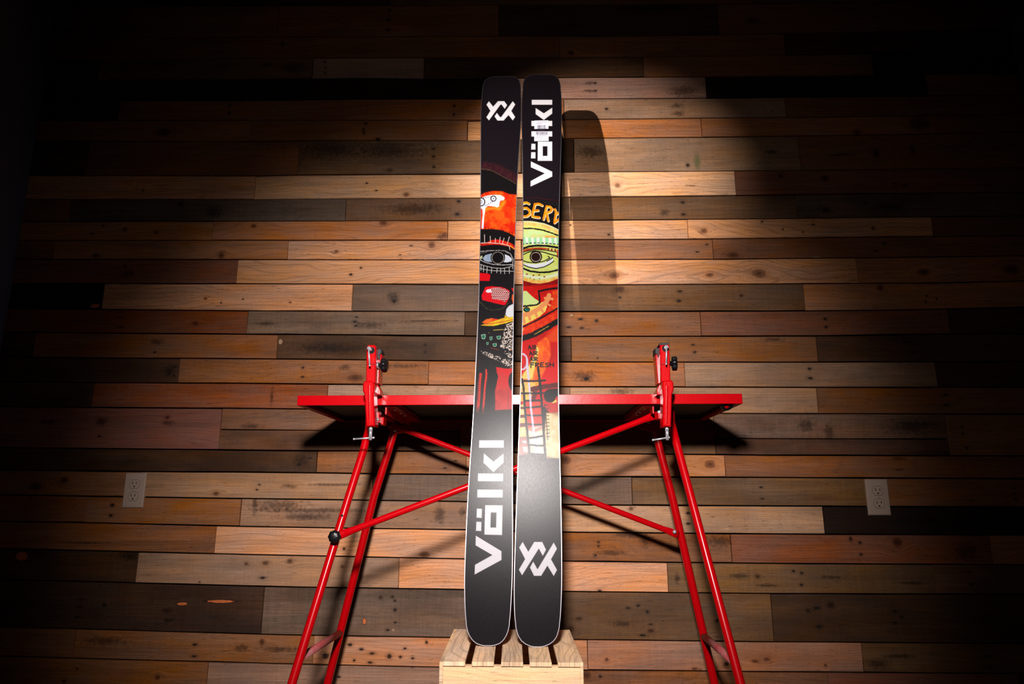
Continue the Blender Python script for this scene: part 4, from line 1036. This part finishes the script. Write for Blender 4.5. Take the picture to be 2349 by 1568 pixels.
    P.poly([(970, 870), (1080, 800), (1130, 880), (1140, 1050), (1080, 1200), (1060, 1420), (800, 1500), (790, 1350), (900, 1150), (960, 1000)], blend((250, 120, 20), (236, 80, 20), 9, 2), 4, .95)
    P.poly([(850, 1180), (935, 1020), (955, 900), (990, 960), (945, 1150), (905, 1340), (750, 1340), (780, 1270)], blend((238, 206, 96), (226, 214, 130), 7), 4)
    P.line([(1180, 950), (1130, 1150)], 30, (170, 20, 16), 5, .5)
    P.frame(1050, 840, 5.227)
    P.poly([(730, 190), (800, 180), (980, 180), (960, 300), (870, 420), (730, 420)], blend((246, 150, 40), (236, 200, 110), 8, 2), 3)
    P.poly([(1060, 20), (1240, 20), (1240, 215), (1010, 245), (1000, 150)], (218, 14, 18), 3)
    P.line([(890, 275), (1000, 250), (1100, 235), (1240, 218)], 58, (92, 20, 20), 2, 1, .8)
    P.poly([(1020, 290), (1240, 265), (1240, 555), (1100, 560), (1050, 500)], blend((210, 26, 24), (186, 36, 34), 9), 2)
    P.line([(930, 310), (900, 420), (840, 470), (740, 490)], 56, (96, 22, 26), 3, .9, .8)
    P.poly([(810, 420), (1010, 400), (1020, 760), (830, 740)], blend((232, 62, 36), (214, 48, 40), 9), 2)
    P.poly([(730, 460), (800, 450), (835, 840), (730, 850)], blend((236, 190, 110), (240, 214, 160), 8), 2)
    P.line([(730, 495), (800, 500)], 26, (106, 30, 34), 1); P.line([(730, 600), (800, 596)], 36, (106, 34, 36), 1); P.line([(730, 705), (815, 700)], 46, (110, 36, 38), 1)
    P.poly([(840, 740), (1020, 700), (1040, 1060), (860, 1050)], blend((238, 210, 170), (230, 226, 220), 9), 4)
    P.line([(860, 750), (930, 770), (1010, 730)], 40, (222, 80, 60), 5, .6)
    P.poly([(730, 850), (840, 840), (850, 1060), (730, 1070)], blend((170, 104, 96), (150, 84, 80), 8), 2); P.poly([(775, 890), (820, 890), (825, 920), (780, 915)], (232, 214, 200)); P.poly([(780, 965), (835, 965), (838, 1025), (790, 1020)], (232, 214, 196))
    P.poly([(1060, 555), (1130, 560), (1240, 600), (1240, 1110), (1050, 1100), (1040, 800)], blend((240, 212, 168), (236, 190, 136), 10, 7), 3)
    P.poly([(1110, 560), (1240, 545), (1240, 620), (1150, 590)], (200, 170, 120), 3, .8)
    P.ell((1105, 352), 72, 80, BK); P.poly([(1120, 270), (1240, 262), (1240, 345), (1160, 370)], BK, 1); P.poly([(1180, 370), (1240, 350), (1240, 460), (1150, 430)], (196, 40, 34), 2)
    P.poly([(1085, 425), (1130, 436), (1180, 395), (1190, 425), (1140, 442)], (230, 206, 96), 1)
    # white loop + drip
    P.line([(740, -42), (790, -20), (822, 30), (826, 80), (800, 130), (740, 158)] if False else [(835, 20), (850, 160), (866, 330), (878, 500), (900, 680), (920, 840), (940, 1060)], 26, (216, 206, 226), 1.2, .95, .3)
    P.frame(1060, 630, 5.6)
    P.line([(740, 1018), (790, 1016), (825, 1050), (838, 1110), (828, 1170), (800, 1208), (740, 1222)], 24, (214, 204, 226), 1.2, .95, .3)
    P.line([(834, 1080), (842, 1200), (858, 1380)], 26, (214, 204, 226), 1.2, .95)
    IK = (26, 16, 18)
    letters(P, 'AIR', 850, 905, 52, 46, 12, IK); letters(P, 'AIR', 866, 980, 50, 44, 12, IK); letters(P, 'AIR', 874, 1056, 48, 42, 12, IK)
    letters(P, 'FRESH', 884, 1130, 50, 60, 13, IK)
    P.frame(1050, 840, 5.227)
    LB = (30, 24, 26)
    P.line([(770, 150), (790, 250), (803, 480), (828, 740), (862, 1030)], 26, LB, 1.2, 1, .5)
    P.line([(962, 15), (985, 180), (1005, 400), (1025, 700), (1052, 1095)], 28, LB, 1.2, 1, .5)
    for a, b in (((775, 175), (1050, 168)), ((735, 322), (1045, 318)), ((800, 410), (1000, 405)), ((800, 494), (1015, 478)), ((815, 585), (1025, 585)), ((825, 690), (1030, 697)), ((845, 860), (1030, 830)), ((855, 938), (1035, 950)), ((868, 1042), (1045, 1056))):
        P.line([a, ((a[0] + b[0]) / 2, (a[1] + b[1]) / 2 + 4), b], 22, LB, 1.2, 1, .5)
    P.line([(866, 330), (878, 500), (900, 680), (912, 780)], 22, (216, 206, 226), 1.2, .9, .3)
    P.line([(1045, 450), (1062, 640), (1080, 880)], 9, (60, 40, 36))
    for k in range(10): P.line([(1038 + k * 3, 466 + k * 42), (1086 + k * 2, 462 + k * 42)], 9, (60, 40, 36))
    # ragged lower end of the print fades out
    P.poly([(700, 1058), (760, 1066), (840, 1052), (940, 1070), (1060, 1090), (1130, 1104), (1260, 1100), (1260, 1230), (700, 1230)], P.base, 7, 1, 2.5)
    P.frame(1030, 1130, 3.58)
    logo(P, [(605, 402), (652, 482), (700, 402), (766, 402), (797, 466), (770, 517), (738, 456), (600, 676), (574, 630), (625, 543), (576, 448)],
         [(860, 407), (887, 457), (838, 545), (887, 632), (860, 682), (808, 597), (757, 680), (698, 680), (665, 612), (692, 563), (727, 627)])

def ski_base_mat():
    m, nt, b = new_mat('ski_base_print'); N = nt.nodes; L = nt.links
    a = N.new('ShaderNodeVertexColor'); a.layer_name = 'print'
    L.new(a.outputs['Color'], b.inputs['Base Color'])
    g = N.new('ShaderNodeNewGeometry')
    mp = N.new('ShaderNodeVectorMath'); mp.operation = 'MULTIPLY'; mp.inputs[1].default_value = (900, 900, 60)
    L.new(g.outputs['Position'], mp.inputs[0])
    nz = N.new('ShaderNodeTexNoise'); nz.inputs['Scale'].default_value = 1; nz.inputs['Detail'].default_value = 3; L.new(mp.outputs[0], nz.inputs['Vector'])
    mr = N.new('ShaderNodeMapRange'); mr.inputs['To Min'].default_value = 0.26; mr.inputs['To Max'].default_value = 0.34; L.new(nz.outputs['Fac'], mr.inputs['Value'])
    L.new(mr.outputs[0], b.inputs['Roughness'])
    bp = N.new('ShaderNodeBump'); bp.inputs['Strength'].default_value = 0.15; bp.inputs['Distance'].default_value = 0.0003
    L.new(nz.outputs['Fac'], bp.inputs['Height']); L.new(bp.outputs[0], b.inputs['Normal'])
    b.inputs['Specular IOR Level'].default_value = 0.155
    return m
M_base = ski_base_mat()
M_core = simple('ski_sidewall', (26, 24, 28), 0.45)
M_edge = simple('ski_steel_edge', (146, 142, 148), 0.38, 1.0, noise=0.04)
M_stk = simple('sticker_paper', (196, 192, 204), 0.5)
M_ink = simple('sticker_ink', (40, 36, 60), 0.6)

def make_ski(E, art, label, base_rgb):
    ys = np.array([e[0] for e in E], float); xl_ = np.array([e[1] for e in E], float); xr_ = np.array([e[2] for e in E], float)
    mid = np.arange(ys[0] + 10, ys[-1] - 10, 0.9)
    rows = np.unique(np.concatenate([ys[0] + (np.arange(14) / 13.0) ** 1.6 * 10, mid, ys[-1] - (np.arange(14) / 13.0) ** 1.6 * 10]))
    def smooth_interp(q, a):
        v = np.interp(q, ys, a); w_ = 9.0
        inner = (q > ys[0] + 28) & (q < ys[-1] - 50)
        vs = np.zeros_like(v); K = np.linspace(-w_ * 2.4, w_ * 2.4, 9)
        for k in K: vs += np.interp(q + k, ys, a)
        return np.where(inner, vs / len(K), v)
    Lx = smooth_interp(rows, xl_); Rx = smooth_interp(rows, xr_)
    nt_ = 104; ny = len(rows)
    PX = np.zeros((ny, nt_)); PY = np.zeros((ny, nt_)); W3 = np.zeros((ny, nt_, 3))
    tt = np.linspace(0, 1, nt_)
    for i in range(ny):
        a = on_ski(Lx[i], rows[i]); b = on_ski(Rx[i], rows[i])
        W3[i] = np.array(a)[None] * (1 - tt[:, None]) + np.array(b)[None] * tt[:, None]
        PX[i] = Lx[i] + (Rx[i] - Lx[i]) * tt; PY[i] = rows[i]
    cbx = W3[-1].mean(axis=0)
    t = thing('ski', (float(cbx[0]), float(cbx[1]), float(W3[-1, :, 2].min())), label, 'ski', 'pair of skis leaning on the red bench')
    # base sheet
    e = 0.0016                                            # inset left for the steel edge
    wd = np.linalg.norm(W3[:, -1] - W3[:, 0], axis=1)
    ins = np.clip(e / wd, 0, 0.3)
    T2 = ins[:, None] + (1 - 2 * ins[:, None]) * tt[None]
    B = W3[:, :1] * (1 - T2[..., None]) + W3[:, -1:] * T2[..., None]
    B = B[1:-1]; PXb = (Lx[:, None] * (1 - T2) + Rx[:, None] * T2)[1:-1]; PYb = PY[1:-1]
    P = Paint(PXb, PYb, base_rgb); P.base = base_rgb
    art(P)
    lincol = np.clip(P.c, 0, 255) / 255.0
    lincol = np.where(lincol <= 0.04045, lincol / 12.92, ((lincol + 0.055) / 1.055) ** 2.4)
    def grid(V, name, mat, flip=False, off=(0, 0, 0)):
        n0, n1 = V.shape[:2]
        me = bpy.data.meshes.new(name)
        co = (V + np.array(off)).reshape(-1, 3)
        me.vertices.add(len(co)); me.vertices.foreach_set('co', co.ravel())
        ii, jj = np.meshgrid(np.arange(n0 - 1), np.arange(n1 - 1), indexing='ij')
        a = ii * n1 + jj
        q = np.stack([a, a + n1, a + n1 + 1, a + 1], -1).reshape(-1, 4)
        if flip: q = q[:, ::-1]
        me.loops.add(q.size); me.loops.foreach_set('vertex_index', q.ravel().astype(np.int32))
        me.polygons.add(len(q)); me.polygons.foreach_set('loop_start', (np.arange(len(q)) * 4).astype(np.int32))
        me.polygons.foreach_set('use_smooth', np.ones(len(q), bool))
        me.update(); me.validate()
        me.materials.append(mat)
        o = bpy.data.objects.new(name, me); COL.objects.link(o)
        o.parent = t; o.matrix_parent_inverse = Matrix.Translation(-t.location)
        return o
    bo = grid(B, 'base', M_base)
    at_ = bo.data.color_attributes.new('print', 'FLOAT_COLOR', 'POINT')
    rgba = np.concatenate([lincol * 0.54, np.ones((len(lincol), 1))], 1)
    at_.data.foreach_set('color', rgba.ravel())
    # body (closed slab a hair behind the base) and steel edge ring, from the outline
    step = max(1, ny // 150)
    sel = sorted(set(list(range(0, 14)) + list(range(14, ny - 14, step)) + list(range(ny - 14, ny))))
    Lp = [Vector(W3[i, 0]) for i in sel]; Rp = [Vector(W3[i, -1]) for i in sel]
    nrm = Vector((0, 1, -0.135)).normalized()
    n = len(sel)
    def slab(d0, d1, inset, name, mat, th=None):
        v = []
        for k in range(n):
            u = (Rp[k] - Lp[k]); L_ = u.length; u = u / L_
            i_ = min(inset, L_ * 0.4); z = (Vector((0, 0, -inset)) if k == 0 else Vector((0, 0, inset)) if k == n - 1 else Vector())
            s_ = (rows[sel[k]] - rows[0]) / (rows[-1] - rows[0]); tk_ = d1 if th is None else th(s_)
            v += [Lp[k] + u * i_ + nrm * d0 + z, Rp[k] - u * i_ + nrm * d0 + z, Lp[k] + u * i_ + nrm * tk_ + z, Rp[k] - u * i_ + nrm * tk_ + z]
        f = []
        for k in range(n - 1):
            a = 4 * k; b = a + 4
            f += [(a, b, b + 1, a + 1), (a + 2, a + 3, b + 3, b + 2), (a, a + 2, b + 2, b), (a + 1, b + 1, b + 3, a + 3)]
        f += [(0, 1, 3, 2), (4 * n - 4, 4 * n - 2, 4 * n - 1, 4 * n - 3)]
        return mesh_obj(name, v, f, mat, t)
    slab(0.0012, 0.0, 0.0006, 'core', M_core, lambda s_: 0.004 + 0.0085 * math.sin(math.pi * min(1, max(0, s_))) ** 0.7)
    # steel edge: flat ring 2 mm wide, flush with the base
    v = []; f = []
    ring = [p for p in Lp] + [p for p in reversed(Rp)]
    c_ = []
    m_ = len(ring)
    for i in range(m_):
        a, b, c2 = ring[i - 1], ring[i], ring[(i + 1) % m_]
        d = (c2 - a); 
        if d.length < 1e-7: d = Vector((1, 0, 0))
        d.normalize(); inn = nrm.cross(d).normalized()
        ctr = (Lp[min(i, n - 1)] + Rp[min(i, n - 1)]) / 2 if i < n else (Lp[m_ - 1 - i] + Rp[m_ - 1 - i]) / 2
        if inn.dot(((Lp[n // 2] + Rp[n // 2]) / 2 if i in (0, n - 1, n, m_ - 1) else ctr) - b) < 0: inn = -inn
        wdt = 0.0018
        v += [b - nrm * 0.00015, b + inn * wdt - nrm * 0.00015, b + inn * wdt + nrm * 0.0018, b + nrm * 0.0018]
    for i in range(m_):
        a = 4 * i; b = 4 * ((i + 1) % m_)
        f += [(a, b, b + 1, a + 1), (a + 1, b + 1, b + 2, a + 2), (a + 2, b + 2, b + 3, a + 3), (a + 3, b + 3, b, a)]
    mesh_obj('steel_edge', v, f, M_edge, t)
    return t, bo
s1, _ = make_ski(EL, art_left, 'left ski of the pair, with a two-X logo at its top', (24, 18, 23))
s2, _ = make_ski(ER, art_right, 'right ski of the pair, with a white barcode sticker near its top', (24, 18, 23))

# barcode sticker on the right ski
def s1px(u, v): return (1040 + u / 3.92, 150 + v / 3.92)
def decal(quads, off, th, name, mat, parent):
    v = []; f = []
    for q in quads:
        b = len(v)
        P_ = [on_ski(*s1px(*p)) for p in q]
        v += [p + Vector((0, -off - th, 0)) for p in P_] + [p + Vector((0, -off, 0)) for p in P_]
        f += [(b, b + 3, b + 2, b + 1), (b, b + 1, b + 5, b + 4), (b + 1, b + 2, b + 6, b + 5), (b + 2, b + 3, b + 7, b + 6), (b + 3, b, b + 4, b + 7)]
    return mesh_obj(name, v, f, mat, parent)
stk = decal([[(729, 496), (854, 494), (857, 679), (727, 681)]], 0.0002, 0.0002, 'barcode_sticker', M_stk, s2)
rc = random.Random(5); qs = []
def bars(x0, x1, y0, y1):
    x = x0
    while x < x1:
        ww = rc.choice((2.2, 3.2, 5)); qs.append([(x, y0), (x + ww, y0), (x + ww, y1), (x, y1)]); x += ww + rc.choice((2.5, 3.5, 5))
bars(758, 826, 536, 571); bars(739, 843, 597, 625)
for (x0, x1, y) in ((752, 842, 507), (740, 800, 520), (765, 815, 580), (750, 830, 632)):
    x = x0
    while x < x1: qs.append([(x, y), (x + 4.5, y), (x + 4.5, y + 4), (x, y + 4)]); x += 7
for (x0, x1, y) in ((742, 800, 648), (742, 835, 657), (742, 820, 667)):
    x = x0
    while x < x1: qs.append([(x, y), (x + 4, y), (x + 4, y + 2.5), (x, y + 2.5)]); x += 6.5
decal(qs, 0.00042, 0.00006, 'barcode_print', M_ink, stk)
